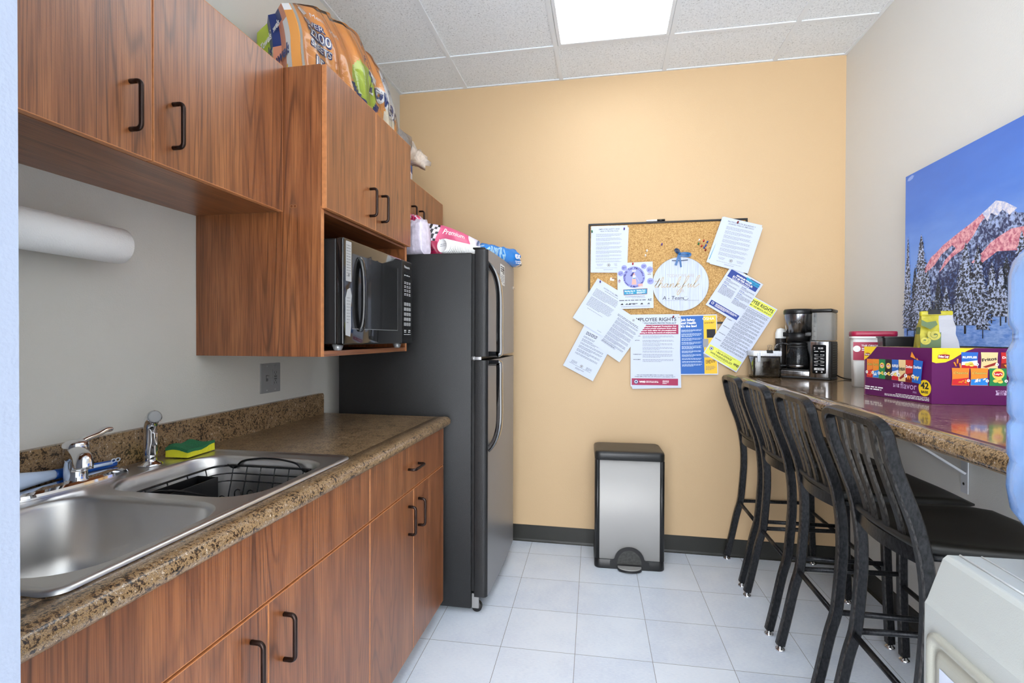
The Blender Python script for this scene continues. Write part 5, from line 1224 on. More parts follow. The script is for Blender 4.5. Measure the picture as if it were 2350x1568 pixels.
ROCK = pmat('print_rock', (40, 52, 96), sc=75, c2=(176, 196, 240), lo=.46, hi=.60); PINKP = pmat('print_alpenglow', (196, 92, 120), sc=70, c2=(250, 190, 196), lo=.38, hi=.6)
DARKR = pmat('print_dark_ridge', (26, 36, 78), sc=90, c2=(110, 140, 200), lo=.50, hi=.66); TREE = pmat('print_snowy_conifer', (22, 28, 40), sc=100, stretch=(1, 1, 1.2), c2=(190, 205, 240), lo=.47, hi=.56)
TREED = pmat('print_dark_conifer', (20, 28, 36), sc=120, c2=(150, 170, 215), lo=.54, hi=.64); PEAKW = pmat('print_peak_snow', (190, 200, 236), sc=70, c2=(246, 240, 246), lo=.4, hi=.6); WARM = mat('print_trunk', (28, 26, 34), .5)
CANE = mat('canvas_edge', (120, 150, 215), .6)
mb.box(0, PWD, -PHT, 0, 0, .0215, CANE); mb.rect(0, -PHT, PWD, 0, .0217, SKY)
w0 = .0219
mb.flat([(.02, -.012), (.045, -.006), (.06, -.012), (.05, -.022), (.03, -.026), (.012, -.022)], w0, mat('print_cloud', (150, 176, 236), .5))
mb.flat([(.10, -.45), (.179, -.375), (.205, -.365), (.25, -.340), (.333, -.310), (.40, -.288), (.429, -.276), (.47, -.258), (.512, -.238), (.55, -.252), (.60, -.300), (.66, -.315), (.72, -.33), (.80, -.35), (.90, -.36), (PWD, -.40), (PWD, -.62), (.10, -.62)], w0, ROCK)
mb.flat([(.10, -.45), (.179, -.375), (.205, -.365), (.25, -.340), (.333, -.310), (.40, -.288), (.429, -.276), (.47, -.258), (.478, -.272), (.44, -.300), (.41, -.335), (.36, -.375), (.30, -.395), (.25, -.43), (.225, -.445), (.26, -.40), (.32, -.365), (.30, -.350), (.24, -.375), (.20, -.41), (.16, -.43)], w0 + .0002, PINKP)
mb.flat([(.45, -.266), (.47, -.258), (.512, -.238), (.55, -.252), (.60, -.285), (.57, -.30), (.54, -.275), (.52, -.290), (.49, -.275), (.475, -.300)], w0 + .0003, PEAKW)
mb.flat([(.40, -.43), (.457, -.399), (.49, -.375), (.53, -.36), (.58, -.346), (.64, -.35), (.70, -.385), (.80, -.40), (.90, -.45), (.90, -.47), (.70, -.43), (.60, -.42), (.52, -.41), (.44, -.445)], w0 + .0004, PINKP)
mb.flat([(.24, -.47), (.33, -.44), (.44, -.445), (.52, -.41), (.60, -.42), (.70, -.43), (.90, -.47), (PWD, -.5), (PWD, -.64), (.20, -.64)], w0 + .0004, DARKR)
mb.flat([(0, -PHT), (PWD, -PHT), (PWD, -.605), (.80, -.60), (.60, -.612), (.45, -.62), (.30, -.635), (.24, -.615), (.17, -.62), (.10, -.64), (0, -.63)], w0 + .0006, SNOWP)
rng = random.Random(4)
def conifer(cx, top, base, hw, mm, w_, seed):
    rg = random.Random(seed); n = max(7, int((base - top) / -.016) if base < top else 8); n = max(7, int((top - base) / .014)); L = []; Rr = []
    for k in range(n):
        s_ = (k + 1) / n; v = top + (base - top) * s_; ww = hw * (s_ ** .75) * rg.uniform(.72, 1.08)
        L += [(cx - ww, v), (cx - ww * .62, v + .002)]; Rr += [(cx + ww * rg.uniform(.85, 1.1), v - .002), (cx + ww * .6, v)]
    mb.flat([(cx, top)] + Rr + L[::-1], w_, mm)
    mb.rect(cx - hw * .05, base - .03, cx + hw * .05, base, w_ - .00005, WARM)
for i, (cx, tp, bs, hw, mm) in enumerate(((.56, -.43, -.62, .06, TREED), (.62, -.36, -.63, .07, TREE), (.70, -.42, -.64, .07, TREED), (.80, -.38, -.66, .09, TREE), (.92, -.40, -.66, .09, TREE), (1.01, -.34, -.67, .06, TREE), (.225, -.47, -.62, .05, TREED), (.27, -.50, -.635, .05, TREE), (.50, -.44, -.62, .05, TREE),
        (.025, -.262, -.66, .045, TREE), (.075, -.40, -.67, .055, TREED), (.16, -.42, -.67, .055, TREE), (.117, -.272, -.665, .085, TREE), (.435, -.372, -.64, .075, TREE), (.375, -.352, -.655, .100, TREE), (.54, -.46, -.63, .05, TREE), (.462, -.55, -.672, .040, TREE), (.215, -.58, -.665, .03, TREED))):
    conifer(cx, tp, bs, hw, mm, w0 + .0008 + .0001 * i, i * 3 + 1)
tag(mb.build('mountain_print', origin=(XR(yl), 1.95, zt - PHT)), 'large frameless print of a pink-lit snowy mountain and conifers on the right wall', 'picture')
# ================================================================== COFFEE MAKER (local: front faces -Y, base centre at origin)
ZB = 1.0628
t = thing('coffee_maker', 'black and steel drip coffee maker at the far end of the bar counter', 'coffee maker', (1.087, 2.985, ZB), math.radians(-31))
KP = mat('cm_print', (210, 210, 210), .5)
STV = mat('brushed_steel_dark', (150, 150, 152), .22, 1, noise=.5, nscale=26, stretch=(3, 3, .05))
hwm, hd = .120, .092; xs = .022      # xs: split between brewing side and tank side
mb = MB(); rect_loft(mb, [(hwm, hd, .012, .0), (hwm, hd, .014, .006), (hwm - .002, hd - .002, .014, .012)], BLKP); mb.rbox(-hwm + .004, xs, .030, hd - .002, .012, .300, .006, BLKP, 2); mb.rbox(-hwm + .002, xs, -.050, hd - .004, .225, .250, .004, BLKP, 2)
mb.build('housing', t, local=True)
mb = MB(); mb.M = Matrix.Identity(4)
def dsh(z, w_, d_): return None
mb.rbox(-hwm + .002, xs - .001, -hd + .001, -hd + .06, .012, .042, .004, STV, 2); mb.rbox(-hwm + .006, xs - .004, -hd + .005, .03, .040, .050, .003, BLKP, 2); mb.build('warming_base', t, local=True)
mb = MB(); cxm = (-hwm + xs) / 2
mb.lathe([(.052, .245), (.060, .2455), (.070, .345), (.070, .348)], STV, 36, (cxm, -.016, 0)); mb.text('NINJA', cxm, .293, .016, .0, KP, 'C') if 0 else None
mb.build('brew_basket', t, local=True)
mb = MB(basis((cxm, -.016 - .0665, .296), (1, 0, 0), (0, -.05, 1)))
mb.warp = lambda v: (v[0], v[1], v[2] - (.0665 - math.sqrt(max(0, .0665 ** 2 - v[0] ** 2))))
mb.text('NINJA', 0, 0, .019, .0012, mat('logo_dark', (60, 60, 62), .3, .6), 'C', bold=.01); mb.warp = None; mb.build('logo', t, local=True)
mb = MB(); mb.lathe([(.0, .2), (.054, .2), (.056, .245), (.052, .247)], BLKP, 30, (cxm, -.012, 0)); mb.build('basket_cone', t, local=True)
mb = MB(); mb.lathe([(.071, .346), (.073, .350), (.073, .366), (.068, .374), (0, .376)], BLKP, 36, (cxm, -.016, 0)); mb.rbox(-hwm + .006, xs + .004, .0, hd - .01, .29, .360, .008, BLKP, 2); mb.build('basket_lid', t, local=True)
mb = MB(); mb.rbox(xs + .001, hwm - .002, -hd + .002, hd - .003, .010, .200, .005, mat('cm_side_black', (40, 40, 41), .5), 2)
for k in range(13): mb.box(hwm - .003, hwm - .0005, -hd + .03, hd - .01, .030 + k * .0125, .036 + k * .0125, BLKP)
mb.build('control_tower', t, local=True)
mb = MB(); mb.rbox(xs + .0005, hwm - .012, -hd - .0005, -hd + .012, .010, .200, .003, STV, 2)
mb.M = basis((xs, -hd - .0008, 0), (1, 0, 0), (0, 0, 1)); wt = hwm - .012 - xs
mb.prism(rr(.012, .032, wt - .012, .182, .006), 0, .0008, BLKG); mb.text('8:38', wt / 2 + .006, .160, .013, .0012, KP, 'C', bold=.03); mb.lines(.018, .024, .166, 2, .008, .003, .0012, KP)
for r_ in range(5):
    for c_ in (-1, 1): mb.lines(wt / 2 + c_ * .014 - .009, wt / 2 + c_ * .014 + .009, .146 - r_ * .018, 1, .006, .0035, .0012, KP, 0)
for r_ in range(3): mb.tube([(wt / 2 - .022, .124 - r_ * .018, .001), (wt / 2, .118 - r_ * .018, .001), (wt / 2 + .022, .124 - r_ * .018, .001)], .0007, KP, 5)
mb.prism(rr(.020, .050, wt - .020, .062, .003), .0008, .0016, KP); mb.lines(wt / 2 - .012, wt / 2 + .012, .0545, 1, .005, .003, .002, BLKP, 0)
for c_ in (-1, 1): mb.disc(wt / 2 + c_ * .012, .041, .004, .0012, KP)
mb.build('control_panel', t, local=True)
TANK = mat('clear_plastic', (200, 204, 206), .15, trans=.7, ior=1.12)
mb = MB(); mb.rbox(xs + .003, hwm - .003, -hd + .020, hd - .006, .203, .352, .006, TANK, 2); mb.build('water_tank', t, local=True)
mb = MB(basis((xs + .003, -hd + .0195, .203), (1, 0, 0), (0, 0, 1)))
for k in range(5): mb.rect(.008, .020 + k * .027, .018, .0212 + k * .027, 0, BLKP); mb.text(str(4 + 2 * k), .012, .023 + k * .027, .007, 0, BLKP, 'C')
mb.build('tank_markings', t, local=True)
mb = MB(); mb.rbox(xs + .002, hwm - .001, -hd + .014, hd - .004, .352, .370, .006, BLKP, 2); mb.build('tank_lid', t, local=True)
tw = Matrix.Translation((1.087, 2.985, ZB)) @ Matrix.Rotation(math.radians(-31), 4, 'Z')
mb = MB(); p0 = tw @ Vector((hwm - .01, hd - .01, .02)); pts = smooth_path([tuple(p0), (1.24, 2.93, ZB + .0045), (1.262, 2.80, ZB + .004), (1.262, 2.66, ZB + .010), (1.24, 2.55, ZB + .006), (1.20, 2.50, ZB + .004), (1.18, 2.44, ZB + .004), (1.23, 2.42, ZB + .006), (1.27, 2.48, ZB + .03), (1.29, 2.47, ZB + .07), (1.31, 2.44, ZB + .10)], 6)
inv = tw.inverted(); mb.tube([inv @ Vector(p) for p in pts], .0032, BLKP, 8); mb.build('power_cord', t, local=True)
# carafe
cl = tw @ Vector((cxm, -.026, .0505))
t = thing('coffee_carafe', 'glass coffee carafe with black handle standing on the warming plate of the coffee maker', 'carafe', tuple(cl), math.radians(-31))
GL = mat('carafe_glass', (120, 122, 124), .03, trans=.93, ior=1.3)
mb = MB(); mb.lathe([(.0, .0), (.050, .0), (.056, .008), (.0585, .035), (.055, .075), (.047, .105), (.043, .118), (.045, .135), (.043, .135), (.041, .118), (.045, .104), (.053, .074), (.0565, .035), (.054, .010), (.048, .002), (0, .002)], GL, 40); mb.build('glass_body', t, local=True)
mb = MB(); mb.lathe([(.0515, .002), (.0572, .010), (.0590, .020), (.0575, .022), (.0555, .012)], STV, 40); mb.lathe([(.0445, .112), (.0465, .114), (.0465, .122), (.0445, .124)], BLKP, 40); mb.build('steel_band', t, local=True)
mb = MB(); mb.lathe([(0, .124), (.044, .126), (.046, .136), (.040, .143), (0, .145)], BLKP, 32); mb.build('lid', t, local=True)
mb = MB(); hp = smooth_path([(-.040, -.004, .128), (-.070, -.014, .138), (-.094, -.024, .128), (-.101, -.028, .100), (-.100, -.028, .060), (-.092, -.024, .026), (-.072, -.016, .014), (-.052, -.008, .018)], 5)
mb.sweep(hp, [Vector((-.9, -.3, .2))] * len(hp), [(-.005, -.011), (.004, -.011), (.004, .011), (-.005, .011)], BLKP); mb.sweep([p + Vector((-.0052, -.0018, 0)) for p in hp[8:-6]], [Vector((-.9, -.3, .1))] * (len(hp) - 14), [(-.001, -.009), (.002, -.009), (.002, .009), (-.001, .009)], STV); mb.build('handle', t, local=True)
# clear tub with dark contents
t = thing('storage_tub', 'square dark-filled clear tub with white lid left of the coffee maker', 'container', (.874, 3.035, ZB))
mb = MB(); mb.rbox(-.070, .070, -.060, .060, .0, .118, .012, mat('tub_dark', (36, 32, 26), .12, noise=.9, nscale=55, coat=.6), 3); mb.build('tub', t, local=True)
mb = MB(); mb.rbox(-.074, .074, -.064, .064, .116, .146, .006, mat('tub_lid', (226, 230, 238), .3, noise=.10, nscale=80, stretch=(2, 1, .3)), 2)
for k in range(9): mb.box(-.070 + k * .009, -.067 + k * .009, -.066, -.063, .118, .144, WHITEW)
mb.build('lid', t, local=True)
mb = MB(); mb.rbox(-.052, -.036, -.068, -.060, .085, .135, .002, mat('latch_clear', (205, 210, 218), .2), 2); mb.build('latch', t, local=True)
def binder_clip(loc, rz, label, sc=1.0):
    t = thing('binder_clip', label, 'clip', loc, rz); mb = MB(); w_ = .016 * sc
    mb.add([(-w_, -.006 * sc, 0), (w_, -.006 * sc, 0), (w_, -.001, .016 * sc), (-w_, -.001, .016 * sc), (-w_, .006 * sc, 0), (w_, .006 * sc, 0), (w_, .001, .016 * sc), (-w_, .001, .016 * sc)], [(0, 1, 2, 3), (5, 4, 7, 6), (3, 2, 6, 7), (0, 3, 7, 4), (1, 5, 6, 2)], BLKP)
    M = Matrix.Rotation(PI, 4, 'X'); mb.V = [Vector((v.x, v.y, v.z)) for v in mb.V]; mb.build('clamp', t, local=True)
    for s_ in (-1, 1):
        mb = MB(); mb.tube([(-.010 * sc, s_ * .004, .014 * sc), (-.006 * sc, s_ * .010 * sc, .030 * sc), (-.008 * sc, s_ * .014 * sc, .040 * sc), (0, s_ * .016 * sc, .044 * sc), (.008 * sc, s_ * .014 * sc, .040 * sc), (.006 * sc, s_ * .010 * sc, .030 * sc), (.010 * sc, s_ * .004, .014 * sc)], .0009, mat('wire_steel', (120, 120, 122), .25, 1), 6); mb.build('wire_handle', t, local=True)
    return t
binder_clip((.885, 2.972, ZB + .134), 0, 'black binder clip on the white lid of the storage tub')
binder_clip((.930, 3.005, ZB + .1465), .4, 'small binder clip with tall wire loops standing on the tub lid beside the coffee maker', .8)
t = thing('syrup_bottle', 'slim dark bottle with white cap partly hidden behind the left of the coffee maker', 'bottle', (.980, 3.098, ZB))
mb = MB(); mb.lathe([(0, 0), (.026, 0), (.028, .004), (.028, .215), (.026, .218)], mat('jar_dark', (44, 40, 38), .25), 28); mb.build('jar', t, local=True)
mb = MB(); mb.lathe([(.028, .215), (.0285, .217), (.028, .245), (.020, .268), (0, .274)], WHITEW, 28); mb.build('lid', t, local=True)
# ================================================================== SNACK BOX
A = Vector((1.062, 1.893, ZB)); ea = (Vector((.990, 2.177, 0)) - Vector((1.062, 1.893, 0))).normalized(); Ls = .293; Hs = .185
eb = Vector((1, .045, 0)).normalized(); Ll = .262
t = thing('snack_box', 'open purple cardboard variety box of chips, 42 bags, on the bar counter', 'box', tuple(A))
PUR = mat('box_purple', (92, 12, 84), .4, noise=.06, nscale=5); PURL = mat('box_purple_light', (140, 62, 140), .4); KRAFT = mat('cardboard_kraft', (176, 148, 112), .85, noise=.08, nscale=80); BYE = mat('box_yellow', (246, 208, 40), .4)
def bx(P): return tuple(P)
O = Vector((0, 0, 0)); a = ea * Ls; b_ = eb * Ll; up = Vector((0, 0, Hs)); T3 = .004
def wall3(mb, p, q, nrm_, m1, m2):
    n_ = Vector(nrm_) * T3; mb.add([p, q, q + up, p + up], [(0, 1, 2, 3)], m1); mb.add([p - n_, q - n_, q - n_ + up, p - n_ + up], [(3, 2, 1, 0)], m2); mb.add([p + up, q + up, q + up - n_, p + up - n_], [(0, 1, 2, 3)], KRAFT)
    mb.add([p, q, q - n_, p - n_], [(3, 2, 1, 0)], KRAFT)
nl = Vector((-ea.y, ea.x, 0)) ; nl = nl if nl.x < 0 else -nl
nf = Vector((eb.y, -eb.x, 0))
mb = MB()
wall3(mb, a, O, nl, PUR, KRAFT); wall3(mb, O, b_, nf, PUR, KRAFT); wall3(mb, b_, a + b_, -nl, PUR, KRAFT); wall3(mb, a + b_, a, -nf, PUR, KRAFT)
mb.add([O, b_, a + b_, a], [(0, 1, 2, 3)], KRAFT); mb.add([O + Vector((0, 0, .003)), b_ + Vector((0, 0, .003)), a + b_ + Vector((0, 0, .003)), a + Vector((0, 0, .003))], [(0, 1, 2, 3)], KRAFT)
c0 = len(mb.V)
BG = {'cheddar': ((236, 132, 44), (208, 40, 48)), 'puffs': ((236, 140, 44), (40, 130, 214)), 'green': ((34, 132, 76), (34, 132, 76)), 'bbq': ((44, 36, 40), (60, 44, 40)), 'ruffles': ((46, 104, 190), (236, 236, 240)), 'fritos': ((236, 206, 150), (236, 206, 150)), 'nacho': ((196, 44, 44), (120, 34, 30)), 'ranch': ((32, 104, 196), (32, 104, 196))}
CHIP = mat('chip_orange', (240, 150, 50), .5); CHIPY = mat('chip_yellow', (246, 208, 96), .5); REDM = mat('logo_red', (200, 30, 40), .4)
def bagpic(mb, u_, v_, w_, h_, kind, txt, q, num, rot=0, tilt=0):
    c1, c2 = BG[kind]; m1 = mat('snack_%s_top' % kind, c1, .4); m2 = mat('snack_%s_bottom' % kind, c2, .4)
    ca, sa = math.cos(rot), math.sin(rot); uc, vc = u_ + w_ / 2, v_ + h_ / 2
    def tr(P): return [(uc + (a - uc) * ca - (b2 - vc) * sa, vc + (a - uc) * sa + (b2 - vc) * ca) for a, b2 in P]
    n_ = 7; L = [(u_ + w_ * .03 * math.sin(PI * k / n_), v_ + h_ * k / n_) for k in range(n_ + 1)]; R_ = [(u_ + w_ - w_ * .03 * math.sin(PI * k / n_), v_ + h_ * k / n_) for k in range(n_ + 1)]
    mb.flat(tr(L[::-1] + R_), q, m1)
    sp = .45 if kind != 'ruffles' else .52
    mb.flat(tr([(u_ + .0008, v_ + .001), (u_ + w_ - .0008, v_ + .001), (u_ + w_ * .96, v_ + h_ * sp), (uc, v_ + h_ * (sp - .06)), (u_ + w_ * .04, v_ + h_ * (sp - .1))]), q + .0002, m2)
    if kind == 'ruffles': mb.flat(tr([(u_ + .0008, v_ + .001), (u_ + w_ - .0008, v_ + .001), (u_ + w_ * .95, v_ + h_ * .20), (u_ + w_ * .04, v_ + h_ * .24)]), q + .0003, REDM)
    if kind in ('green', 'bbq'): mb.disc(uc, v_ + h_ * .68, w_ * .34, q + .0003, CHIPY); mb.disc(uc, v_ + h_ * .68, w_ * .27, q + .0004, REDM, sy=.6)
    if kind == 'fritos': mb.flat(tr([(u_ + w_ * .1, v_ + h_ * .14), (u_ + w_ * .9, v_ + h_ * .42), (u_ + w_ * .8, v_ + h_ * .22), (u_ + w_ * .3, v_ + h_ * .08)]), q + .0003, mat('fritos_red', (150, 40, 36), .4))
    chipc = CHIP if kind in ('nacho', 'puffs', 'cheddar') else CHIPY
    if kind in ('nacho', 'ranch'):
        for dx in (-.16, .1): mb.flat(tr([(uc + w_ * (dx - .16), v_ + h_ * .26), (uc + w_ * (dx + .16), v_ + h_ * .32), (uc + w_ * (dx - .02), v_ + h_ * .10)]), q + .0004, chipc)
    elif kind in ('ruffles', 'bbq', 'green'):
        for dx, dy in ((-.14, .28), (.06, .34), (.12, .24)): mb.disc(uc + w_ * dx, v_ + h_ * dy, w_ * .15, q + .0004, chipc, 12, sy=.7)
    elif kind in ('cheddar', 'puffs'):
        rg = random.Random(int(u_ * 1e4))
        for k in range(6):
            x, y, an = uc + w_ * rg.uniform(-.3, .3), v_ + h_ * rg.uniform(.10, .36), rg.uniform(0, PI)
            mb.tube([(x - .004 * math.cos(an), y - .004 * math.sin(an), q + .0003), (x, y + .001, q + .0004), (x + .004 * math.cos(an), y + .004 * math.sin(an), q + .0003)], w_ * .035, WHT if kind == 'puffs' else CHIP, 5)
    tc = WHT if kind in ('ranch', 'nacho', 'ruffles') else (INK if kind == 'fritos' else WHT)
    if kind in ('cheddar', 'puffs'): mb.text(txt, uc, v_ + h_ * .66, h_ * .19, q + .0005, INK, 'C', bold=.05, shear=.2, fit=w_ * .84); mb.text(txt, uc, v_ + h_ * .66, h_ * .19, q + .0008, CHIPY, 'C', bold=.01, shear=.2, fit=w_ * .82)
    elif kind == 'fritos': mb.text(txt, uc, v_ + h_ * .5, h_ * .26, q + .0005, INK, 'C', bold=.03, fit=w_ * .86, rot=.15)
    elif kind in ('green', 'bbq'): mb.text(txt, uc, v_ + h_ * .64, h_ * .13, q + .0006, WHT, 'C', bold=.03, fit=w_ * .46)
    else: mb.text(txt, uc, v_ + h_ * .64, h_ * .17, q + .0005, WHT, 'C', bold=.04, fit=w_ * .84)
    mb.disc(u_ + w_ * (.94 if num[1] > 0 else .06), v_ + h_ * .28, h_ * .085, q + .0008, WHT, 16); mb.text(num[0], u_ + w_ * (.94 if num[1] > 0 else .06), v_ + h_ * .235, h_ * .12, q + .0011, INK, 'C', bold=.03)
def fl_logo(mb, u_, v_, s_, q):
    mb.disc(u_ + s_ * .1, v_ + s_ * .16, s_ * .30, q, mat('sun_gold', (250, 190, 40), .4)); mb.flat([(u_ - s_ * .55, v_ - s_ * .2), (u_ + s_ * .5, v_ - s_ * .22), (u_ + s_ * .58, v_ + s_ * .18), (u_ + s_ * .1, v_ + s_ * .24), (u_ - s_ * .5, v_ + s_ * .18)], q + .0003, mat('logo_maroon', (140, 28, 48), .4)); mb.text('Frito Lay', u_, v_ - s_ * .1, s_ * .32, q + .0006, WHT, 'C', bold=.04, fit=s_ * .95)
# short side (faces the room): u runs from the far end to the near corner
mb.M = basis(a + nl * .0005, -ea, (0, 0, 1)); q = .0003
mb.flat([(0, Hs), (0, Hs - .052), (.012, Hs - .046), (.030, Hs - .032), (.046, Hs - .016), (.062, Hs)], q, BYE); fl_logo(mb, .017, Hs - .030, .024, q + .0003)
for k, (kd, tx) in enumerate((('cheddar', 'Cheetos'), ('puffs', 'Cheetos'), ('green', "Lay's"), ('bbq', "Lay's"), ('ruffles', 'RUFFLES'), ('fritos', 'Fritos'), ('nacho', 'Doritos'), ('ranch', 'Doritos'))):
    bagpic(mb, .014 + k * .0300, .068 - k * .0006, .0305 + (.006 if k == 7 else 0), .070 + k * .0012, kd, tx, q + .0004 + k * .0004, (str((7, 5, 5, 4, 4, 4, 7, 6)[k]), -1), rot=-.10 if k == 7 else 0)
mb.flat([(.218, Hs - .014), (.236, Hs - .040), (.213, Hs - .032)], q + .002, CHIP); mb.flat([(.238, Hs - .034), (.250, Hs - .048), (.236, Hs - .050)], q + .002, CHIP)
RIBN = mat('ribbon_lilac', (196, 170, 206), .5); FLV = mat('flavor_lilac', (206, 178, 222), .5)
def mega(mb, u_, v_, s_, q):
    mb.flat([(u_ - s_, v_ - s_ * .45), (u_ + s_, v_ - s_ * .45), (u_ + s_ * .82, v_), (u_ + s_, v_ + s_ * .45), (u_ - s_, v_ + s_ * .45), (u_ - s_ * .82, v_)], q, RIBN); mb.text('MEGA', u_, v_ + s_ * .06, s_ * .5, q + .0004, PUR, 'C', bold=.05); mb.text('SIZE', u_, v_ - s_ * .4, s_ * .5, q + .0004, PUR, 'C', bold=.05)
mega(mb, .152, .048, .014, q); mb.text('flavor', .170, .040, .033, q, FLV, fit=.066); mb.text('MIX', .222, .028, .009, q, FLV)
mb.disc(.268, .050, .024, q, BYE, 32, sy=1.15); mb.text('42', .268, .048, .030, q + .0004, INK, 'C', bold=.03); mb.text('BAGS', .268, .033, .011, q + .0004, INK, 'C', bold=.04)
mb.lines(.006, .092, .030, 1, .007, .0045, q, WHT, 0); mb.lines(.006, .085, .022, 1, .007, .0045, q, WHT, 0); mb.lines(.15, .285, .017, 1, .005, .0022, q, WHT, 0); mb.lines(.10, .285, .012, 2, .0045, .0022, q, WHT, 0)
# long side (faces the entrance)
mb.M = basis(O + nf * .0005, eb, (0, 0, 1))
mb.flat([(0, Hs), (0, Hs - .046), (.012, Hs - .050), (.040, Hs - .047), (.062, Hs - .036), (.085, Hs - .020), (.105, Hs - .008), (.125, Hs)], q, BYE); fl_logo(mb, .034, Hs - .028, .032, q + .0003)
for k, (kd, tx, n_) in enumerate((('ruffles', 'RUFFLES', '4'), ('fritos', 'Fritos', '4'), ('nacho', 'Doritos', '7'))): bagpic(mb, .086 + k * .058, .117, .050, .055, kd, tx, q + .0004, (n_, 1))
for k, (kd, tx, n_) in enumerate((('cheddar', 'Cheetos', '7'), ('puffs', 'Cheetos', '5'), ('green', "Lay's", '5'), ('bbq', "Lay's", '4'))): bagpic(mb, .058 + k * .055, .063, .052 if k < 3 else .036, .057, kd, tx, q + .0016, (n_, 1))
for (x, y, an) in ((.075, .142, 1.5), (.068, .132, 2.1), (.083, .128, 1.8)): mb.tube([(x - .006 * math.cos(an), y - .008 * math.sin(an), q + .001), (x + .006 * math.cos(an), y + .008 * math.sin(an), q + .001)], .0022, CHIP, 6)
mega(mb, .205, .040, .017, q); mb.text('flavor', .226, .030, .038, q, FLV, fit=.036)
tb = mb.build('printed_carton', None, local=True); tb.parent = t
mb = MB()
for k in range(3):      # torn flap edge folded inside
    s0_, s1_ = k / 3 + .02, (k + 1) / 3 - .02; mb.add([O + eb * Ll * s0_ + up - nf * .006, O + eb * Ll * s1_ + up - nf * .006, O + eb * Ll * s1_ + up * .62 - nf * .05, O + eb * Ll * s0_ + up * .62 - nf * .05], [(0, 1, 2, 3)], KRAFT)
mb.add([a + up - nl * .006 + ea * -.02, O + up - nl * .006 + ea * .02, O + up * .6 - nl * .06 + ea * .03, a + up * .6 - nl * .06 - ea * .03], [(0, 1, 2, 3)], KRAFT); fo = mb.build('inner_flap', None, local=True); fo.parent = t
# coffee bag standing in the box
t = thing('coffee_bag', 'rolled yellow, green and white coffee bag standing in the open snack box', 'bag', (1.175, 2.075, ZB + .004))
YB_ = mat('bag_yellow', (178, 168, 36), .4, noise=.25, nscale=30); GRB = mat('bag_green', (66, 96, 38), .4); WB = mat('bag_white_foil', (176, 176, 182), .35, bump=.3, bscale=40)
mb = MB(Matrix.Rotation(math.radians(-16), 4, 'Z')); NL = 12; vs = []; rg = random.Random(9); lev = []
for i in range(NL + 1):
    s_ = i / NL; z = .305 * s_; w_ = .056 * (1 - .22 * max(0, s_ - .6) / .4); d_ = .040 * (1 - .82 * max(0, s_ - .62) / .38)
    P = [(-w_, -d_), (-w_ * .35, -d_ * 1.06), (w_ * .12, -d_ * 1.04), (w_, -d_), (w_ * (1.0 if s_ < .6 else 1.02), 0), (w_, d_), (w_ * .3, d_ * 1.05), (-w_ * .4, d_ * 1.05), (-w_, d_), (-w_ * 1.02, 0)]
    lev.append([(x + rg.uniform(-.003, .003) * (s_ > .1), y + rg.uniform(-.003, .003) * (s_ > .1), z + rg.uniform(-.002, .002)) for x, y in P])
for i in range(NL):
    for k in range(10):
        k2 = (k + 1) % 10; mm = YB_ if k in (0, 1, 8, 9) else WB
        if k in (0, 1) and (i in (3, 4) or i < 1): mm = GRB
        if k in (8, 9): mm = GRB if i % 3 == 0 else YB_
        mb.add([lev[i][k], lev[i][k2], lev[i + 1][k2], lev[i + 1][k]], [(0, 1, 2, 3)], mm, False)
mb.add(lev[-1], [tuple(range(10))], YB_); mb.add(lev[0], [tuple(range(10))[::-1]], WB)
mb.M = mb.M @ basis((-.056, -.0455, 0), (1, 0, 0), (0, 0, 1))
def swirl(cx, cz, r_, m_, w_=.004, turns=1.6, flip=1):
    P = [Vector((cx + flip * r_ * (1 - k / 30 * .85) * math.cos(2 * PI * turns * k / 30 + 2.4), cz + r_ * (1 - k / 30 * .85) * math.sin(2 * PI * turns * k / 30 + 2.4), .0035)) for k in range(31)]
    mb.sweep(P, [(0, 0, 1)] * 31, [(0, -w_), (.001, -w_), (.001, w_), (0, w_)], m_, False)
mb.flat([(.002, .18), (.06, .18), (.06, .235), (.03, .222), (.002, .205)], .0025, GRB)
swirl(.042, .225, .018, YB_, .004); swirl(.015, .205, .014, YB_, .0035, flip=-1)
mb.flat([(.004, .26), (.03, .245), (.05, .262), (.045, .275), (.02, .27), (.004, .28)], .003, GRB)
mb.build('bag', t, local=True)
mb = MB(Matrix.Rotation(math.radians(-16), 4, 'Z')); mb.rbox(-.047, .047, -.012, .012, .292, .312, .005, YB_, 2); mb.build('rolled_top', t, local=True)
binder_clip((1.165, 2.066, ZB + .004 + .300), math.radians(-16), 'black binder clip closing the top of the yellow and green coffee bag', 1.1)
# tubs behind the box
t = thing('lidded_tub', 'white food tub with dark pink lid and label behind the snack box', 'container', (1.178, 2.520, ZB), math.radians(-18))
DP = mat('tub_crimson', (170, 32, 70), .35); mb = MB(); rect_loft(mb, [(.072, .055, .014, 0), (.078, .060, .016, .215)], WHITEW); mb.box(-.0775, .0775, -.0612, -.0600, .12, .200, DP)
mb.M = basis((-.076, -.0616, .12), (1, 0, 0), (0, 0, 1)); mb.text('THE ORIGINAL', .028, .060, .012, 0, WHT, bold=.02); mb.lines(.03, .12, .05, 2, .008, .004, 0, WHT); mb.disc(.012, .050, .014, .0003, WHT); mb.build('tub', t, local=True)
mb = MB(); rect_loft(mb, [(.080, .062, .018, .214), (.083, .065, .02, .216), (.083, .065, .02, .224), (.080, .062, .018, .225)], WHITEW); rect_loft(mb, [(.082, .064, .02, .225), (.084, .066, .02, .229), (.084, .066, .02, .244), (.081, .063, .019, .248)], DP); mb.build('lid', t, local=True)
t = thing('black_bin', 'small black plastic bin between the snack box and the pink-lidded tub', 'container', (1.180, 2.318, ZB), math.radians(-14))
mb = MB(); vs = []
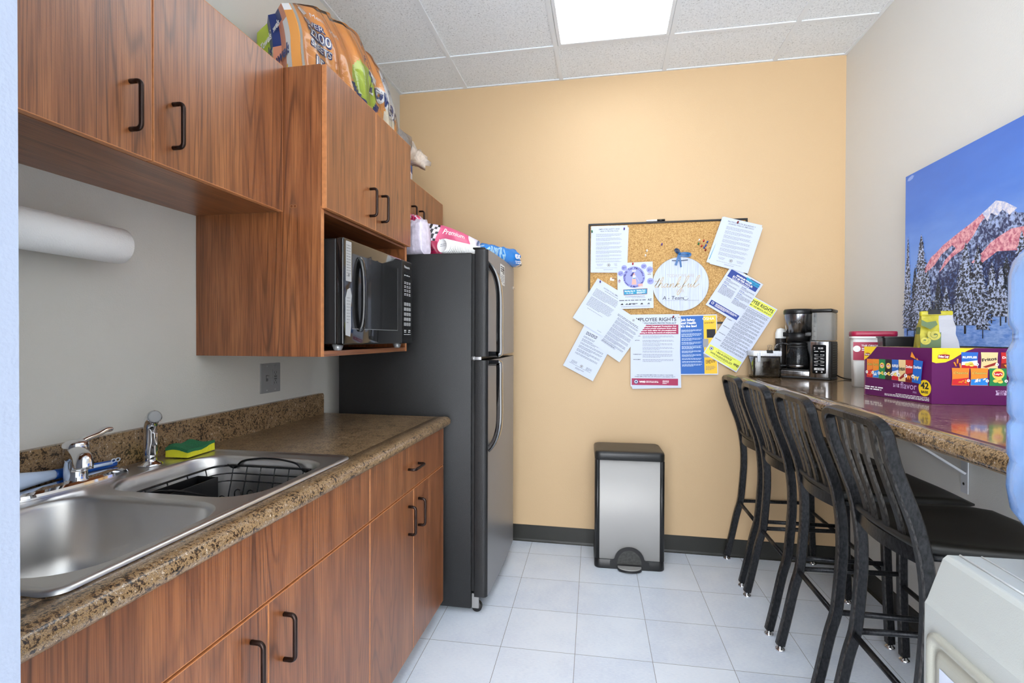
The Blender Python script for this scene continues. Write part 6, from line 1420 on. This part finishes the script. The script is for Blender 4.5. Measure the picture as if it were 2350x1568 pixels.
rect_loft(mb, [(.050, .040, .01, 0), (.064, .052, .012, .218), (.068, .056, .012, .219), (.068, .056, .012, .224), (.061, .049, .012, .224), (.048, .038, .01, .004)], BLKP, smooth=False); mb.build('bin', t, local=True)
# ================================================================== WATER COOLER + BOTTLE
t = thing('water_cooler', 'light grey water cooler cabinet in the near right corner', 'water cooler', (.665, .742, 0))
CG = mat('cooler_grey', (178, 182, 180), .38, bump=.12, bscale=500); CG2 = mat('cooler_grey_panel', (166, 166, 156), .42, bump=.15, bscale=500)  # front panel is a slightly darker, warmer grey than the cabinet
cx0, cx1, cy0, cy1 = .492, .830, .585, .900
mb = MB(basis((0, cy0, 0), (1, 0, 0), (0, 0, 1))) ; L = cy1 - cy0
prof = [(cx0, .03), (cx0, .868), (cx0 + .004, .876), (cx0 + .024, .938), (cx0 + .030, .944), (cx1 - .01, .948), (cx1, .940), (cx1, .03)]
vs = []
for w_, ins in ((0, .012), (-.004, .004), (-.012, 0), (-(L - .012), 0), (-(L - .004), .004), (-L, .012)):
    cxm_, czm = (cx0 + cx1) / 2, .48
    for (x, z) in prof: vs.append((x + (ins if x < cxm_ else -ins), z - (ins if z > czm else -ins), w_))
n = len(prof); fs = [(i * n + k, i * n + (k + 1) % n, (i + 1) * n + (k + 1) % n, (i + 1) * n + k) for i in range(5) for k in range(n)]
mb.add(vs, [q[::-1] for q in fs] , CG, False); mb.add(vs, [tuple(range(n)), tuple(5 * n + k for k in range(n))[::-1]], CG); mb.build('cabinet', t, bevel=.0025)
# recessed front panel facing the room
mb = MB(basis((cx0, cy1, 0), (0, -1, 0), (0, 0, 1)))
def frame_loft(lv, mm):
    vs = []; N = None
    for (u0, v0, u1, v1, r_, w_) in lv:
        P = rr(u0, v0, u1, v1, r_, 6); N = len(P); vs += [(a, b2, w_) for a, b2 in P]
    fs = [(i * N + k, (i + 1) * N + k, (i + 1) * N + (k + 1) % N, i * N + (k + 1) % N) for i in range(len(lv) - 1) for k in range(N)]
    mb.add(vs, [q[::-1] for q in fs], mm, True); mb.add(vs, [tuple((len(lv) - 1) * N + k for k in range(N))], mm)
d0 = .026
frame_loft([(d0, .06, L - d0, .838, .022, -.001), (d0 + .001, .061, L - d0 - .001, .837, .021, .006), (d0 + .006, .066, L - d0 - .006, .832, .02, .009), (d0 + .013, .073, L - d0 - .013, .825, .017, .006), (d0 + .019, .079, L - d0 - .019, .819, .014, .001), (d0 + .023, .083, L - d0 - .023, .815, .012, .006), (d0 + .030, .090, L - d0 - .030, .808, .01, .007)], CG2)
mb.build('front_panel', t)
mb = MB(basis((cx0 - .0075, cy1 - .062, .795), (0, -1, 0), (0, 0, 1)))
mb.prism([(0, -.09), (.12, -.09), (.12, 0), (0, 0)], 0, .0008, WHITE); mb.disc(.048, -.042, .030, .0012, mat('sticker_blue', (70, 140, 210), .4), sy=.7); mb.disc(.046, -.044, .021, .0015, WHT, sy=.7); mb.disc(.030, -.052, .012, .0018, REDM); mb.disc(.058, -.046, .012, .0018, mat('sticker_cyan', (140, 200, 236), .4)); mb.lines(.085, .115, -.02, 6, .009, .003, .0012, INKG); mb.build('sticker', t)
mb = MB()
for (x, w_) in ((cx0 + .046, .0016), (cx0 + .075, .0012)): mb.tube([(x, cy0 + .01, .9455), (x, cy1 - .014, .9455)], w_, mat('cooler_ridge', (236, 238, 240), .3), 8)
mb.build('top_ridge', t)
mb = MB(); mb.lathe([(.085, .944), (.085, .950), (.075, .956), (.055, .957), (.052, .950)], CG, 32, (.664, .745, 0)); mb.build('bottle_collar', t)
t = thing('water_bottle', 'large pale blue water bottle standing upside down on the grey cooler', 'bottle', (.664, .745, .952))
WAT = mat('bottle_blue', (146, 182, 228), .16, trans=.6, ior=1.33, noise=.14, nscale=14)
mb = MB(); R = .1345
P = [(.0, .953), (.028, .953), (.029, .970), (.045, .985), (.085, 1.005), (.115, 1.022), (.130, 1.045), (R, 1.075), (R - .001, 1.10), (R - .003, 1.108), (R - .003, 1.114), (R, 1.120), (R, 1.160), (R - .003, 1.166), (R - .003, 1.172), (R, 1.178), (R, 1.215), (R - .002, 1.219), (R - .002, 1.225), (R, 1.229), (R + .001, 1.26), (R - .002, 1.268), (R - .005, 1.276), (R - .005, 1.290), (R - .001, 1.298), (R, 1.31), (R, 1.335), (R, 1.365), (R - .004, 1.385), (R - .015, 1.402), (R - .035, 1.412), (R - .06, 1.414), (R - .08, 1.405), (0, 1.398)]
mb.lathe(P, WAT, 56, (.664, .745, 0)); mb.build('bottle', t)
